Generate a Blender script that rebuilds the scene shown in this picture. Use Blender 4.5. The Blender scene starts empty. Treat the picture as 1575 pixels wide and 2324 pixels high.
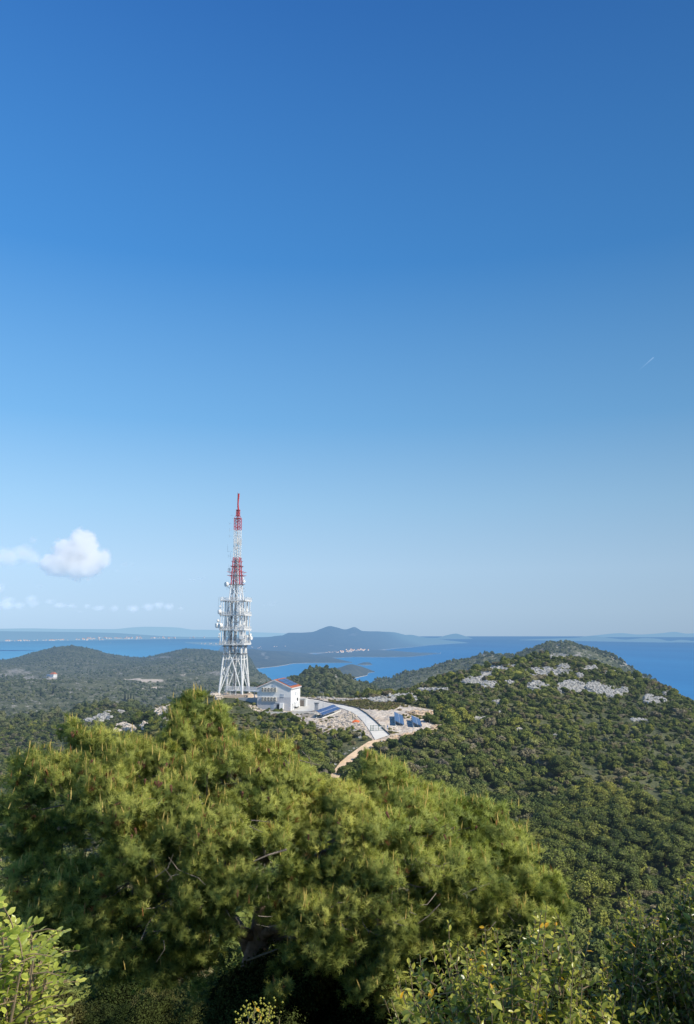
import bpy, bmesh, math, random
import numpy as np
from mathutils import Vector, Matrix

random.seed(11)
RNG = np.random.default_rng(11)
R = math.radians
scene = bpy.context.scene
C = scene.collection

# ------------------------------------------------------------------ camera model
CAMZ = 200.0                     # metres above the sea
F, CX, CY, HOR = 1807.6, 787.5, 1162.0, 1443.0
PIT = math.atan((HOR - CY) / F)
cP, sP = math.cos(PIT), math.sin(PIT)
CAM = np.array([0.0, 0.0, CAMZ])

def ray(u, v):
    x = (np.asarray(u, float) - CX) / F
    y = (CY - np.asarray(v, float)) / F
    return x, cP - y * sP, sP + y * cP

def at(u, v, r):
    x, f, w = ray(u, v)
    s = r / np.hypot(x, f)
    return Vector((float(x * s), float(f * s), float(CAMZ + w * s)))

def proj(x, y, z):
    x = np.asarray(x, float); y = np.asarray(y, float); w = np.asarray(z, float) - CAMZ
    d = y * cP + w * sP
    up = -y * sP + w * cP
    return CX + F * x / d, CY - F * up / d

def zv(u, v, r):                 # relative height of the sight line at horizontal distance r
    x, f, w = ray(u, v)
    return float(r * w / np.hypot(x, f))

# ------------------------------------------------------------------ noise
def vnoise(x, y, seed=0):
    xi = np.floor(x).astype(np.int64); yi = np.floor(y).astype(np.int64)
    fx = x - xi; fy = y - yi
    fx = fx * fx * (3 - 2 * fx); fy = fy * fy * (3 - 2 * fy)
    def h(a, b):
        n = (a * 374761393 + b * 668265263 + seed * 1442695041) & 0xFFFFFFFF
        n = ((n ^ (n >> 13)) * 1274126177) & 0xFFFFFFFF
        n = n ^ (n >> 16)
        return (n & 0xFFFF) / 65535.0
    return ((h(xi, yi) * (1 - fx) + h(xi + 1, yi) * fx) * (1 - fy)
            + (h(xi, yi + 1) * (1 - fx) + h(xi + 1, yi + 1) * fx) * fy) * 2 - 1

def fbm(x, y, oct=4, seed=0):
    a = 1.0; s = 0; t = 0
    for k in range(oct):
        s = s + a * vnoise(x * 2 ** k, y * 2 ** k, seed + k * 17); t += a; a *= 0.5
    return s / t

# ------------------------------------------------------------------ object helpers
def tag(o, label=None, cat=None, group=None, kind=None):
    if label: o['label'] = label
    if cat: o['category'] = cat
    if group: o['group'] = group
    if kind: o['kind'] = kind
    return o

def empty(name, loc, rz=0.0):
    o = bpy.data.objects.new(name, None)
    C.objects.link(o)
    o.empty_display_size = 0.3
    o.location = loc; o.rotation_euler = (0, 0, rz)
    return o

def link(name, me, mat=None, parent=None, loc=(0, 0, 0)):
    if mat is not None and not me.materials: me.materials.append(mat)
    o = bpy.data.objects.new(name, me)
    C.objects.link(o)
    o.parent = parent
    o.location = loc
    return o

def np_mesh(name, verts, faces, cols=None, smooth=False, attrs=None, normals=None):
    """faces: list of int arrays, each (n,3) or (n,4)"""
    me = bpy.data.meshes.new(name)
    verts = np.ascontiguousarray(verts, np.float32)
    me.vertices.add(len(verts)); me.vertices.foreach_set('co', verts.ravel())
    if not isinstance(faces, (list, tuple)): faces = [faces]
    faces = [f for f in faces if len(f)]
    if not faces: me.update(); return me
    li = np.concatenate([np.asarray(f, np.int32).ravel() for f in faces])
    cnt = np.concatenate([np.full(len(f), np.asarray(f).shape[1], np.int32) for f in faces])
    st = np.concatenate([[0], np.cumsum(cnt)[:-1]]).astype(np.int32)
    me.loops.add(len(li)); me.loops.foreach_set('vertex_index', li)
    me.polygons.add(len(cnt)); me.polygons.foreach_set('loop_start', st)
    me.polygons.foreach_set('use_smooth', np.full(len(cnt), smooth))
    if cols is not None:
        ca = me.color_attributes.new('col', 'FLOAT_COLOR', 'POINT')
        c4 = np.ones((len(verts), 4), np.float32); c4[:, :3] = cols
        ca.data.foreach_set('color', c4.ravel())
    for k, a in (attrs or {}).items():
        t = me.attributes.new(k, 'FLOAT', 'POINT'); t.data.foreach_set('value', np.asarray(a, np.float32))
    if normals is not None:
        nn = np.asarray(normals, np.float32); nn = nn / (np.linalg.norm(nn, axis=1)[:, None] + 1e-9)
        t = me.attributes.new('custom_normal', 'FLOAT_VECTOR', 'POINT'); t.data.foreach_set('vector', np.ascontiguousarray(nn, np.float32).ravel())
    me.update(calc_edges=True)
    return me

def face_out(verts, tris, normals):
    """turn triangles so that they face the side their foliage looks to"""
    a, b, c = verts[tris[:, 0]], verts[tris[:, 1]], verts[tris[:, 2]]
    flip = (np.cross(b - a, c - a) * normals[tris[:, 0]]).sum(1) < 0
    tris = tris.copy(); tris[flip] = tris[flip][:, ::-1]
    return tris

class MB:
    """collects simple solids into one mesh"""
    def __init__(s): s.v = []; s.f = []
    def add(s, vs, fs):
        b = len(s.v); s.v += [tuple(p) for p in vs]; s.f += [tuple(b + i for i in q) for q in fs]; return s
    def box(s, c, d, rz=0.0, m=None):
        hx, hy, hz = d[0] / 2, d[1] / 2, d[2] / 2
        vs = [Vector((x, y, z)) for z in (-hz, hz) for (x, y) in ((-hx, -hy), (hx, -hy), (hx, hy), (-hx, hy))]
        mt = m if m is not None else Matrix.Rotation(rz, 3, 'Z')
        return s.add([mt @ p + Vector(c) for p in vs],
                     [(3, 2, 1, 0), (4, 5, 6, 7), (0, 1, 5, 4), (1, 2, 6, 5), (2, 3, 7, 6), (3, 0, 4, 7)])
    def tube(s, pts, rad, n=6, cap=True):
        pts = [Vector(p) for p in pts]
        if not isinstance(rad, (list, tuple)): rad = [rad] * len(pts)
        b = len(s.v); prev = None
        for i, p in enumerate(pts):
            t = (pts[min(i + 1, len(pts) - 1)] - pts[max(i - 1, 0)])
            t = t.normalized() if t.length > 1e-9 else Vector((0, 0, 1))
            a = prev if prev is not None else (Vector((1, 0, 0)) if abs(t.x) < 0.8 else Vector((0, 1, 0)))
            a = (a - t * a.dot(t)).normalized(); prev = a; c = t.cross(a)
            for k in range(n):
                g = 2 * math.pi * k / n
                s.v.append(tuple(p + (a * math.cos(g) + c * math.sin(g)) * rad[i]))
        for i in range(len(pts) - 1):
            for k in range(n):
                k2 = (k + 1) % n
                s.f.append((b + i * n + k, b + i * n + k2, b + (i + 1) * n + k2, b + (i + 1) * n + k))
        if cap:
            s.f.append(tuple(b + k for k in reversed(range(n))))
            s.f.append(tuple(b + (len(pts) - 1) * n + k for k in range(n)))
        return s
    def quad(s, a, b, c, d): return s.add([a, b, c, d], [(0, 1, 2, 3)])
    def mesh(s, name):
        me = bpy.data.meshes.new(name); me.from_pydata(s.v, [], s.f); me.update(); return me
    def build(s, name, mat, parent=None, loc=(0, 0, 0), smooth=False):
        me = s.mesh(name)
        if smooth:
            for p in me.polygons: p.use_smooth = True
        return link(name, me, mat, parent, loc)

# ------------------------------------------------------------------ materials
HAZE_L = 5400.0
def N(nt, t, **kw):
    n = nt.nodes.new(t)
    for k, v in kw.items():
        if k in n.inputs.keys() if isinstance(k, str) else False: n.inputs[k].default_value = v
        else: setattr(n, k, v)
    return n

def math_node(nt, op, a, b=None):
    n = nt.nodes.new('ShaderNodeMath'); n.operation = op
    for i, q in enumerate((a, b)):
        if q is None: continue
        if isinstance(q, (int, float)): n.inputs[i].default_value = q
        else: nt.links.new(q, n.inputs[i])
    return n.outputs[0]

def mixc(nt, fac, a, b, bt='MIX'):
    n = nt.nodes.new('ShaderNodeMix'); n.data_type = 'RGBA'; n.blend_type = bt
    for i, q in ((0, fac), (6, a), (7, b)):
        if isinstance(q, (int, float)): n.inputs[i].default_value = q
        elif isinstance(q, tuple): n.inputs[i].default_value = q + (1,) if len(q) == 3 else q
        else: nt.links.new(q, n.inputs[i])
    return n.outputs[2]

def noise(nt, scale, detail=4, rough=0.55, coord='pos', dist=0.0):
    n = nt.nodes.new('ShaderNodeTexNoise')
    n.inputs['Scale'].default_value = scale; n.inputs['Detail'].default_value = detail
    n.inputs['Roughness'].default_value = rough; n.inputs['Distortion'].default_value = dist
    if coord == 'pos':
        g = nt.nodes.new('ShaderNodeNewGeometry'); nt.links.new(g.outputs['Position'], n.inputs['Vector'])
    elif coord == 'obj':
        g = nt.nodes.new('ShaderNodeTexCoord'); nt.links.new(g.outputs['Object'], n.inputs['Vector'])
    else:
        nt.links.new(coord, n.inputs['Vector'])
    return n.outputs['Fac']

def ramp(nt, fac, stops):
    n = nt.nodes.new('ShaderNodeValToRGB'); e = n.color_ramp.elements
    while len(e) < len(stops): e.new(0.5)
    for i, (p, c) in enumerate(stops):
        e[i].position = p; e[i].color = (c, c, c, 1) if isinstance(c, (int, float)) else tuple(c) + (1,)
    nt.links.new(fac, n.inputs[0])
    return n.outputs[0]

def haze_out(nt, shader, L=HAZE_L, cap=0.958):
    """aerial perspective: painted into the surface as a haze coloured glow, by world position"""
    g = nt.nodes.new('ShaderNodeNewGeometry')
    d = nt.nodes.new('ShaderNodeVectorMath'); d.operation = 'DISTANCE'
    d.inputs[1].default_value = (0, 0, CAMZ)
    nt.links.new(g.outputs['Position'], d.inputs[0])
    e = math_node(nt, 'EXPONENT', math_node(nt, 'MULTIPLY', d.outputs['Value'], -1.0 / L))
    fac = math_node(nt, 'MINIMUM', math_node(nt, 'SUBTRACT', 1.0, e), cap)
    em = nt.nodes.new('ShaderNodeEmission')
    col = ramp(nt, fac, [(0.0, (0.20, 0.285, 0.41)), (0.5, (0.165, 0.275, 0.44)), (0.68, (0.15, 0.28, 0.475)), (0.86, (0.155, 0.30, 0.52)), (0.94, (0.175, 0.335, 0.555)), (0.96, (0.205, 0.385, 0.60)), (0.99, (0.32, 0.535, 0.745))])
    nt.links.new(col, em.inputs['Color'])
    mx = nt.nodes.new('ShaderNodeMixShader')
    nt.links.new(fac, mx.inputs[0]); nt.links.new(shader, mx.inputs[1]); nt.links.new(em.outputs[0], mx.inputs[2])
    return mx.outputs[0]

def new_mat(name):
    m = bpy.data.materials.new(name); m.use_nodes = True
    nt = m.node_tree; nt.nodes.clear()
    out = nt.nodes.new('ShaderNodeOutputMaterial')
    return m, nt, out

def bsdf(nt, col, rough=0.8, spec=0.3, metal=0.0, bump=None, bump_d=0.02):
    b = nt.nodes.new('ShaderNodeBsdfPrincipled')
    if isinstance(col, tuple): b.inputs['Base Color'].default_value = col + (1,)
    else: nt.links.new(col, b.inputs['Base Color'])
    b.inputs['Roughness'].default_value = rough
    b.inputs['Specular IOR Level'].default_value = spec
    b.inputs['Metallic'].default_value = metal
    if bump is not None:
        bn = nt.nodes.new('ShaderNodeBump'); bn.inputs['Strength'].default_value = 1.0
        bn.inputs['Distance'].default_value = bump_d
        nt.links.new(bump, bn.inputs['Height']); nt.links.new(bn.outputs[0], b.inputs['Normal'])
    return b.outputs[0]

def paint(name, c, var=0.12, scale=1.5, rough=0.6, spec=0.3, metal=0.0, haze=True, bump=0.0, hl=None):
    m, nt, out = new_mat(name)
    n1 = noise(nt, scale, 5, 0.6, 'obj')
    lo = tuple(max(0, q * (1 - var)) for q in c); hi = tuple(min(1, q * (1 + var)) for q in c)
    col = ramp(nt, n1, [(0.3, lo), (0.7, hi)])
    s = bsdf(nt, col, rough, spec, metal, n1 if bump else None, bump)
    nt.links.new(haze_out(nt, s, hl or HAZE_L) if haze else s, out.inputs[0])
    return m

def leaf_mat(name, use_attr=True, rnd=None, trans=0.3, rough=0.5, spec=0.3, haze=True, gain=1.0):
    m, nt, out = new_mat(name)
    if use_attr:
        a = nt.nodes.new('ShaderNodeVertexColor'); a.layer_name = 'col'; col = a.outputs[0]
    else: col = None
    if rnd:
        oi = nt.nodes.new('ShaderNodeObjectInfo')
        rc = ramp(nt, oi.outputs['Random'], rnd)
        patch = ramp(nt, noise(nt, 0.018, 3, 0.5), [(0.32, (0.74, 0.78, 0.82)), (0.68, (1.25, 1.2, 1.08))])
        rc = mixc(nt, 1.0, rc, patch, 'MULTIPLY')
        col = rc if col is None else mixc(nt, 1.0, col, rc, 'MULTIPLY')
    p = bsdf(nt, col, rough, spec)
    if trans:
        t = nt.nodes.new('ShaderNodeBsdfTranslucent')
        nt.links.new(mixc(nt, 1.0, col, (1.25, 1.3, 0.7), 'MULTIPLY'), t.inputs[0])
        mx = nt.nodes.new('ShaderNodeMixShader'); mx.inputs[0].default_value = trans
        nt.links.new(p, mx.inputs[1]); nt.links.new(t.outputs[0], mx.inputs[2]); p = mx.outputs[0]
    nt.links.new(haze_out(nt, p) if haze else p, out.inputs[0])
    return m

def ground_mat():
    m, nt, out = new_mat('hillside ground')
    big = noise(nt, 0.012, 5, 0.6)
    mid = noise(nt, 0.07, 5, 0.65)
    fine = noise(nt, 0.6, 4, 0.6)
    veg = ramp(nt, mid, [(0.36, (0.040, 0.052, 0.024)), (0.5, (0.075, 0.088, 0.040)), (0.66, (0.135, 0.135, 0.072))])
    veg = mixc(nt, ramp(nt, big, [(0.4, 0.0), (0.62, 0.55)]), veg, (0.15, 0.16, 0.08))
    soil = ramp(nt, fine, [(0.3, (0.12, 0.11, 0.07)), (0.7, (0.27, 0.235, 0.16))])
    veg = mixc(nt, ramp(nt, fine, [(0.5, 0.0), (0.72, 0.35)]), veg, soil)
    # pale limestone showing through
    rk = nt.nodes.new('ShaderNodeAttribute'); rk.attribute_name = 'rock'
    th = math_node(nt, 'ADD', math_node(nt, 'MULTIPLY', rk.outputs['Fac'], 0.24), noise(nt, 0.11, 6, 0.75))
    rf = ramp(nt, th, [(0.735, 0.0), (0.765, 1.0)])
    rockc = ramp(nt, noise(nt, 0.5, 5, 0.7), [(0.3, (0.22, 0.20, 0.17)), (0.7, (0.46, 0.43, 0.38))])
    col = mixc(nt, rf, veg, rockc)
    ba = nt.nodes.new('ShaderNodeAttribute'); ba.attribute_name = 'bare'
    gn = noise(nt, 0.9, 7, 0.75)
    gravel = ramp(nt, gn, [(0.3, (0.40, 0.32, 0.235)), (0.5, (0.64, 0.55, 0.45)), (0.68, (0.80, 0.75, 0.67))])
    gravel = mixc(nt, ramp(nt, noise(nt, 0.13, 4, 0.6), [(0.45, 0.0), (0.7, 0.7)]), gravel, (0.47, 0.35, 0.24))
    bf = ramp(nt, math_node(nt, 'ADD', math_node(nt, 'MULTIPLY', math_node(nt, 'SUBTRACT', noise(nt, 0.35, 5, 0.7), 0.5), 0.9), ba.outputs['Fac']), [(0.45, 0.0), (0.6, 1.0)])
    col = mixc(nt, bf, col, gravel)
    sh = nt.nodes.new('ShaderNodeAttribute'); sh.attribute_name = 'shore'
    col = mixc(nt, sh.outputs['Fac'], col, (0.60, 0.54, 0.45))
    s = bsdf(nt, col, 0.95, 0.1, 0, math_node(nt, 'ADD', mid, math_node(nt, 'MULTIPLY', fine, 0.12)), 5.0)
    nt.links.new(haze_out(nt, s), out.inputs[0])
    return m

def far_mat(cap=0.958):
    m, nt, out = new_mat('far scrub hills')
    big = noise(nt, 0.0022, 6, 0.62)
    mid = noise(nt, 0.011, 6, 0.68)
    veg = ramp(nt, mid, [(0.36, (0.035, 0.045, 0.025)), (0.5, (0.085, 0.092, 0.045)), (0.68, (0.16, 0.15, 0.09))])
    veg = mixc(nt, ramp(nt, big, [(0.42, 0.0), (0.62, 0.5)]), veg, (0.075, 0.075, 0.042))
    rk = nt.nodes.new('ShaderNodeAttribute'); rk.attribute_name = 'rock'
    th = math_node(nt, 'ADD', math_node(nt, 'MULTIPLY', rk.outputs['Fac'], 0.3), noise(nt, 0.009, 6, 0.75))
    rf = ramp(nt, th, [(0.70, 0.0), (0.76, 0.8)])
    col = mixc(nt, rf, veg, (0.42, 0.39, 0.34))
    sh = nt.nodes.new('ShaderNodeAttribute'); sh.attribute_name = 'shore'
    col = mixc(nt, sh.outputs['Fac'], col, (0.95, 0.84, 0.70))
    s = bsdf(nt, col, 0.95, 0.1, 0, mid, 45.0)
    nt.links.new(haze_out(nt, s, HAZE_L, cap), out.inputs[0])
    return m

def sea_mat():
    m, nt, out = new_mat('deep blue sea')
    mp = nt.nodes.new('ShaderNodeMapping'); mp.inputs['Scale'].default_value = (0.0009, 0.00022, 1)
    g = nt.nodes.new('ShaderNodeNewGeometry'); nt.links.new(g.outputs['Position'], mp.inputs[0])
    n1 = noise(nt, 1.0, 6, 0.62, mp.outputs[0])
    mp2 = nt.nodes.new('ShaderNodeMapping'); mp2.inputs['Scale'].default_value = (0.02, 0.006, 1)
    nt.links.new(g.outputs['Position'], mp2.inputs[0])
    n2 = noise(nt, 1.0, 4, 0.6, mp2.outputs[0])
    sx = nt.nodes.new('ShaderNodeSeparateXYZ'); nt.links.new(g.outputs['Position'], sx.inputs[0])
    az = math_node(nt, 'DIVIDE', sx.outputs[0], sx.outputs[1])     # the strait on the left is paler than the open sea on the right
    lr = nt.nodes.new('ShaderNodeMapRange'); lr.inputs[1].default_value = -0.35; lr.inputs[2].default_value = 0.1
    nt.links.new(az, lr.inputs[0])
    base = mixc(nt, lr.outputs[0], (0.085, 0.34, 0.57), (0.034, 0.20, 0.44))
    col = mixc(nt, 1.0, base, ramp(nt, n1, [(0.3, (0.86, 0.9, 0.93)), (0.7, (1.14, 1.1, 1.06))]), 'MULTIPLY')
    col = mixc(nt, 1.0, col, ramp(nt, n2, [(0.3, (0.95, 0.96, 0.97)), (0.7, (1.05, 1.04, 1.03))]), 'MULTIPLY')
    s = bsdf(nt, col, 0.45, 0.12, 0, n2, 1.2)
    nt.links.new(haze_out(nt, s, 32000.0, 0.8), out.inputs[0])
    return m

M = {}
M['ground'] = ground_mat(); M['far'] = far_mat(); M['faint'] = far_mat(0.99); M['coast'] = far_mat(0.967); M['sea'] = sea_mat()
M['needles'] = leaf_mat('pine needles', True, None, 0.33, 0.55, 0.2, False)
M['leaf'] = leaf_mat('glossy leaves', True, None, 0.35, 0.33, 0.5, False)
SH = [(0.0, (0.075, 0.108, 0.034)), (0.25, (0.120, 0.155, 0.042)), (0.5, (0.175, 0.205, 0.055)), (0.7, (0.215, 0.225, 0.075)), (0.84, (0.215, 0.185, 0.110)), (0.92, (0.25, 0.225, 0.16)), (1.0, (0.30, 0.34, 0.075))]
M['shrub'] = leaf_mat('maquis foliage', True, SH, 0.15, 0.75, 0.15)
M['tree'] = leaf_mat('woodland foliage', True, [(0.0, (0.115, 0.15, 0.036)), (0.5, (0.205, 0.235, 0.05)), (1.0, (0.31, 0.315, 0.066))], 0.2, 0.6, 0.2)
M['tree_far'] = leaf_mat('distant woodland foliage', True, [(0.0, (0.10, 0.135, 0.062)), (0.5, (0.155, 0.185, 0.085)), (1.0, (0.215, 0.225, 0.115))], 0.15, 0.7, 0.1)
M['cypress'] = leaf_mat('cypress foliage', True, [(0.0, (0.022, 0.036, 0.016)), (1.0, (0.03, 0.045, 0.018))], 0.1, 0.8, 0.1)
M['heath'] = leaf_mat('low heath', True, [(0.0, (0.17, 0.175, 0.06)), (0.6, (0.23, 0.215, 0.085)), (1.0, (0.25, 0.18, 0.10))], 0.15, 0.8, 0.1)
M['under'] = leaf_mat('shaded undergrowth', True, [(0.0, (0.03, 0.05, 0.016)), (0.6, (0.06, 0.08, 0.025)), (1.0, (0.11, 0.11, 0.04))], 0.1, 0.9, 0.05, False)  # dark leaf colours stand in for the deep shade below the pine
M['bark'] = paint('grey brown bark', (0.28, 0.205, 0.165), 0.45, 9.0, 0.95, 0.1, 0, False, 0.02)
M['twig'] = paint('pale dry twigs', (0.22, 0.185, 0.15), 0.35, 12.0, 0.9, 0.1, 0, False)
M['stem'] = paint('tan shrub stems', (0.23, 0.17, 0.10), 0.35, 25.0, 0.85, 0.15, 0, False)
M['cone'] = paint('brown cones', (0.17, 0.075, 0.045), 0.5, 40.0, 0.7, 0.3, 0, False, 0.01)
M['rock'] = paint('pale limestone', (0.40, 0.39, 0.365), 0.42, 0.9, 0.95, 0.1, 0, True, 0.15)
M['rubble'] = paint('cream rubble', (0.58, 0.50, 0.41), 0.30, 0.8, 0.95, 0.1, 0, True, 0.1)
M['orange_rubble'] = paint('ochre rubble', (0.60, 0.46, 0.32), 0.28, 0.8, 0.95, 0.1, 0, True, 0.1)
M['concrete'] = paint('light concrete', (0.74, 0.70, 0.62), 0.10, 0.35, 0.9, 0.15)
M['concrete2'] = paint('pale yard concrete', (0.60, 0.585, 0.54), 0.10, 0.5, 0.9, 0.15)
M['greywall'] = paint('grey concrete wall', (0.42, 0.43, 0.43), 0.12, 0.6, 0.9, 0.15)
M['tanslab'] = paint('tan concrete slab', (0.55, 0.44, 0.33), 0.14, 0.5, 0.9, 0.15)
M['dirt'] = paint('orange dirt', (0.74, 0.54, 0.35), 0.18, 0.7, 0.95, 0.1)
M['kerb'] = paint('dark kerb', (0.15, 0.14, 0.125), 0.2, 1.0, 0.9, 0.1)
M['white_wall'] = paint('white render', (0.78, 0.78, 0.77), 0.035, 0.5, 0.85, 0.2)
M['grey_render'] = paint('grey plinth render', (0.55, 0.55, 0.57), 0.05, 0.6, 0.85, 0.2)
M['white_metal'] = paint('white metal', (0.80, 0.80, 0.79), 0.06, 2.0, 0.45, 0.4)
M['grey_metal'] = paint('galvanised metal', (0.42, 0.43, 0.44), 0.15, 2.0, 0.45, 0.5, 0.3)
M['dark_metal'] = paint('dark metal', (0.06, 0.06, 0.065), 0.2, 2.0, 0.5, 0.4)
M['window'] = paint('blue grey shutters', (0.40, 0.47, 0.56), 0.06, 2.0, 0.4, 0.5)
M['dark_open'] = paint('dark opening', (0.045, 0.05, 0.055), 0.2, 2.0, 0.6, 0.3)
M['green_metal'] = paint('dark green metal', (0.035, 0.10, 0.065), 0.2, 2.0, 0.5, 0.4)
M['orange'] = paint('orange sheet', (0.70, 0.16, 0.05), 0.15, 2.0, 0.7, 0.2)
M['sign_blue'] = paint('blue paint', (0.08, 0.2, 0.5), 0.1, 2.0, 0.5, 0.3)
M['red'] = paint('red paint', (0.62, 0.07, 0.05), 0.1, 2.0, 0.5, 0.3)
M['fan'] = paint('fan grille', (0.16, 0.14, 0.12), 0.2, 3.0, 0.6, 0.3)
M['cream_metal'] = paint('cream metal casing', (0.66, 0.62, 0.53), 0.06, 2.0, 0.5, 0.3)
M['town_wall'] = paint('town walls', (0.85, 0.80, 0.76), 0.1, 0.05, 0.9, 0.1, hl=60000)
M['town_roof'] = paint('town roofs', (0.62, 0.36, 0.27), 0.15, 0.05, 0.9, 0.1, hl=60000)

def tile_mat():
    m, nt, out = new_mat('orange roof tiles')
    w = nt.nodes.new('ShaderNodeTexWave'); w.inputs['Scale'].default_value = 1.6; w.inputs['Distortion'].default_value = 0.4
    w.bands_direction = 'Y'
    tc = nt.nodes.new('ShaderNodeTexCoord'); nt.links.new(tc.outputs['Object'], w.inputs[0])
    c = ramp(nt, noise(nt, 1.6, 4, 0.7, 'obj'), [(0.3, (0.46, 0.13, 0.06)), (0.7, (0.60, 0.21, 0.10))])
    s = bsdf(nt, c, 0.8, 0.2, 0, w.outputs['Fac'], 0.08)
    nt.links.new(haze_out(nt, s), out.inputs[0]); return m
M['tiles'] = tile_mat()

def panel_mat():
    m, nt, out = new_mat('photovoltaic cells')
    uv = nt.nodes.new('ShaderNodeUVMap')
    br = nt.nodes.new('ShaderNodeTexBrick'); br.offset = 0.0
    br.inputs['Scale'].default_value = 1.0; br.inputs['Mortar Size'].default_value = 0.03
    br.inputs['Brick Width'].default_value = 1.0; br.inputs['Row Height'].default_value = 1.65
    br.inputs['Color1'].default_value = (0.040, 0.085, 0.20, 1); br.inputs['Color2'].default_value = (0.050, 0.10, 0.225, 1)
    br.inputs['Mortar'].default_value = (0.17, 0.23, 0.34, 1)
    nt.links.new(uv.outputs[0], br.inputs[0])
    s = bsdf(nt, br.outputs[0], 0.30, 0.6)
    nt.links.new(haze_out(nt, s), out.inputs[0]); return m
M['pv'] = panel_mat()

def tower_mat():
    m, nt, out = new_mat('red and white mast paint')
    tc = nt.nodes.new('ShaderNodeTexCoord'); sx = nt.nodes.new('ShaderNodeSeparateXYZ')
    nt.links.new(tc.outputs['Object'], sx.inputs[0]); z = sx.outputs[2]
    a = math_node(nt, 'MULTIPLY', math_node(nt, 'GREATER_THAN', z, 44.7), math_node(nt, 'LESS_THAN', z, 56.0))
    b = math_node(nt, 'GREATER_THAN', z, 67.6)
    red = math_node(nt, 'MAXIMUM', a, b)
    n1 = noise(nt, 1.2, 5, 0.6, 'obj')
    wh = ramp(nt, n1, [(0.3, (0.70, 0.71, 0.71)), (0.7, (0.84, 0.84, 0.83))])
    rd = ramp(nt, n1, [(0.3, (0.50, 0.035, 0.04)), (0.7, (0.64, 0.06, 0.06))])
    s = bsdf(nt, mixc(nt, red, wh, rd), 0.5, 0.35)
    nt.links.new(haze_out(nt, s), out.inputs[0]); return m
M['tower'] = tower_mat()

# ------------------------------------------------------------------ terrain
def pchip_slopes(x, y):
    h = np.diff(x, axis=0); d = np.diff(y, axis=0) / h
    m = np.zeros_like(y)
    w1 = 2 * h[1:] + h[:-1]; w2 = h[1:] + 2 * h[:-1]
    ok = d[:-1] * d[1:] > 0
    with np.errstate(divide='ignore', invalid='ignore'):
        mm = (w1 + w2) / (w1 / d[:-1] + w2 / d[1:])
    m[1:-1] = np.where(ok, mm, 0); m[0] = d[0]; m[-1] = d[-1]
    return m

def pchip(x, y, q):
    x = np.asarray(x, float); y = np.asarray(y, float)
    m = pchip_slopes(x, y); q = np.clip(q, x[0], x[-1])
    i = np.clip(np.searchsorted(x, q) - 1, 0, len(x) - 2)
    h = x[i + 1] - x[i]; t = (q - x[i]) / h
    return ((2 * t**3 - 3 * t**2 + 1) * y[i] + (t**3 - 2 * t**2 + t) * h * m[i]
            + (-2 * t**3 + 3 * t**2) * y[i + 1] + (t**3 - t**2) * h * m[i + 1])

def th_of(u, t):                         # azimuth of column u for a sight line of slope t = z/r
    y = np.tan(np.arctan(t) - PIT); return np.arctan2((u - CX) / F, cP - y * sP)

TH = np.concatenate([np.linspace(-1.25, -0.47, 50, endpoint=False), np.linspace(-0.47, 0.47, 440, endpoint=False), np.linspace(0.47, 1.25, 51)])
RR = np.concatenate([np.geomspace(1.2, 40, 100, endpoint=False), np.geomspace(40, 200, 110, endpoint=False), np.geomspace(200, 385, 170, endpoint=False),
                     np.geomspace(385, 1750, 190, endpoint=False), np.geomspace(1750, 5200, 121)])

def curveZ(r, pts):                      # (u, z)
    th = [float(th_of(u, z / r)) for u, z in pts]
    return pchip(th, [p[1] for p in pts], TH), np.full(len(TH), float(r))
def curveV(pts, dz=0.0):                 # (u, v, r)
    th = [float(np.arctan2(*ray(u, v)[:2])) for u, v, r in pts]
    z = [zv(u, v, r) + dz for u, v, r in pts]
    return pchip(th, z, TH), pchip(th, [p[2] for p in pts], TH)

RIDGE_R = [(-500, 1790, 360), (0, 1775, 350), (100, 1735, 345), (200, 1700, 340), (260, 1660, 337), (320, 1632, 336), (380, 1606, 338), (440, 1588, 340), (490, 1578, 342), (540, 1576, 345), (600, 1578, 345),
           (700, 1583, 350), (760, 1585, 352), (850, 1582, 362), (930, 1562, 390), (1000, 1542, 420), (1080, 1519, 450), (1150, 1499, 490), (1190, 1490, 505), (1235, 1483, 520),
           (1310, 1494, 520), (1400, 1517, 510), (1480, 1551, 480), (1575, 1592, 450), (1700, 1645, 430), (2100, 1780, 400)]
MID = [(-500, 1650, 650), (0, 1632, 650), (60, 1628, 650), (130, 1623, 650), (194, 1606, 650), (259, 1598, 650), (308, 1606, 660), (360, 1620, 680), (430, 1615, 720), (480, 1596, 760), (560, 1562, 850), (600, 1549, 880), (640, 1534, 900),
       (680, 1525, 900), (705, 1514, 900), (740, 1512, 900), (770, 1519, 905), (800, 1534, 920), (850, 1553, 980), (900, 1568, 1000), (1000, 1600, 1050), (1300, 1600, 1100), (2100, 1680, 1100)]
DR = [(-500, 1545, 1600), (0, 1548, 1600), (300, 1550, 1600), (430, 1548, 1600), (520, 1546, 1620), (570, 1548, 1650), (640, 1590, 1650), (760, 1610, 1650), (830, 1570, 1600), (851, 1543, 1600), (879, 1538, 1600), (938, 1520, 1600), (1021, 1497, 1600), (1072, 1486, 1600), (1108, 1480, 1600), (1164, 1482, 1600),
      (1191, 1472, 1600), (1219, 1463, 1600), (1256, 1457, 1600), (1292, 1458, 1600), (1347, 1469, 1600), (1380, 1480, 1600), (1449, 1524, 1580), (1495, 1552, 1560), (1600, 1640, 1500), (2100, 1720, 1500)]
L1 = [(-500, 1496, 3600), (0, 1494, 3600), (40, 1487, 3600), (90, 1474, 3600), (125, 1466, 3600), (160, 1461, 3600), (200, 1466, 3600), (240, 1478, 3600), (285, 1488, 3600), (320, 1490, 3600), (370, 1480, 3600), (400, 1472, 3600), (430, 1468, 3600), (460, 1468, 3600),
      (500, 1473, 3600), (540, 1477, 3600), (562, 1484, 3600), (577, 1504, 3600)]
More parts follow.
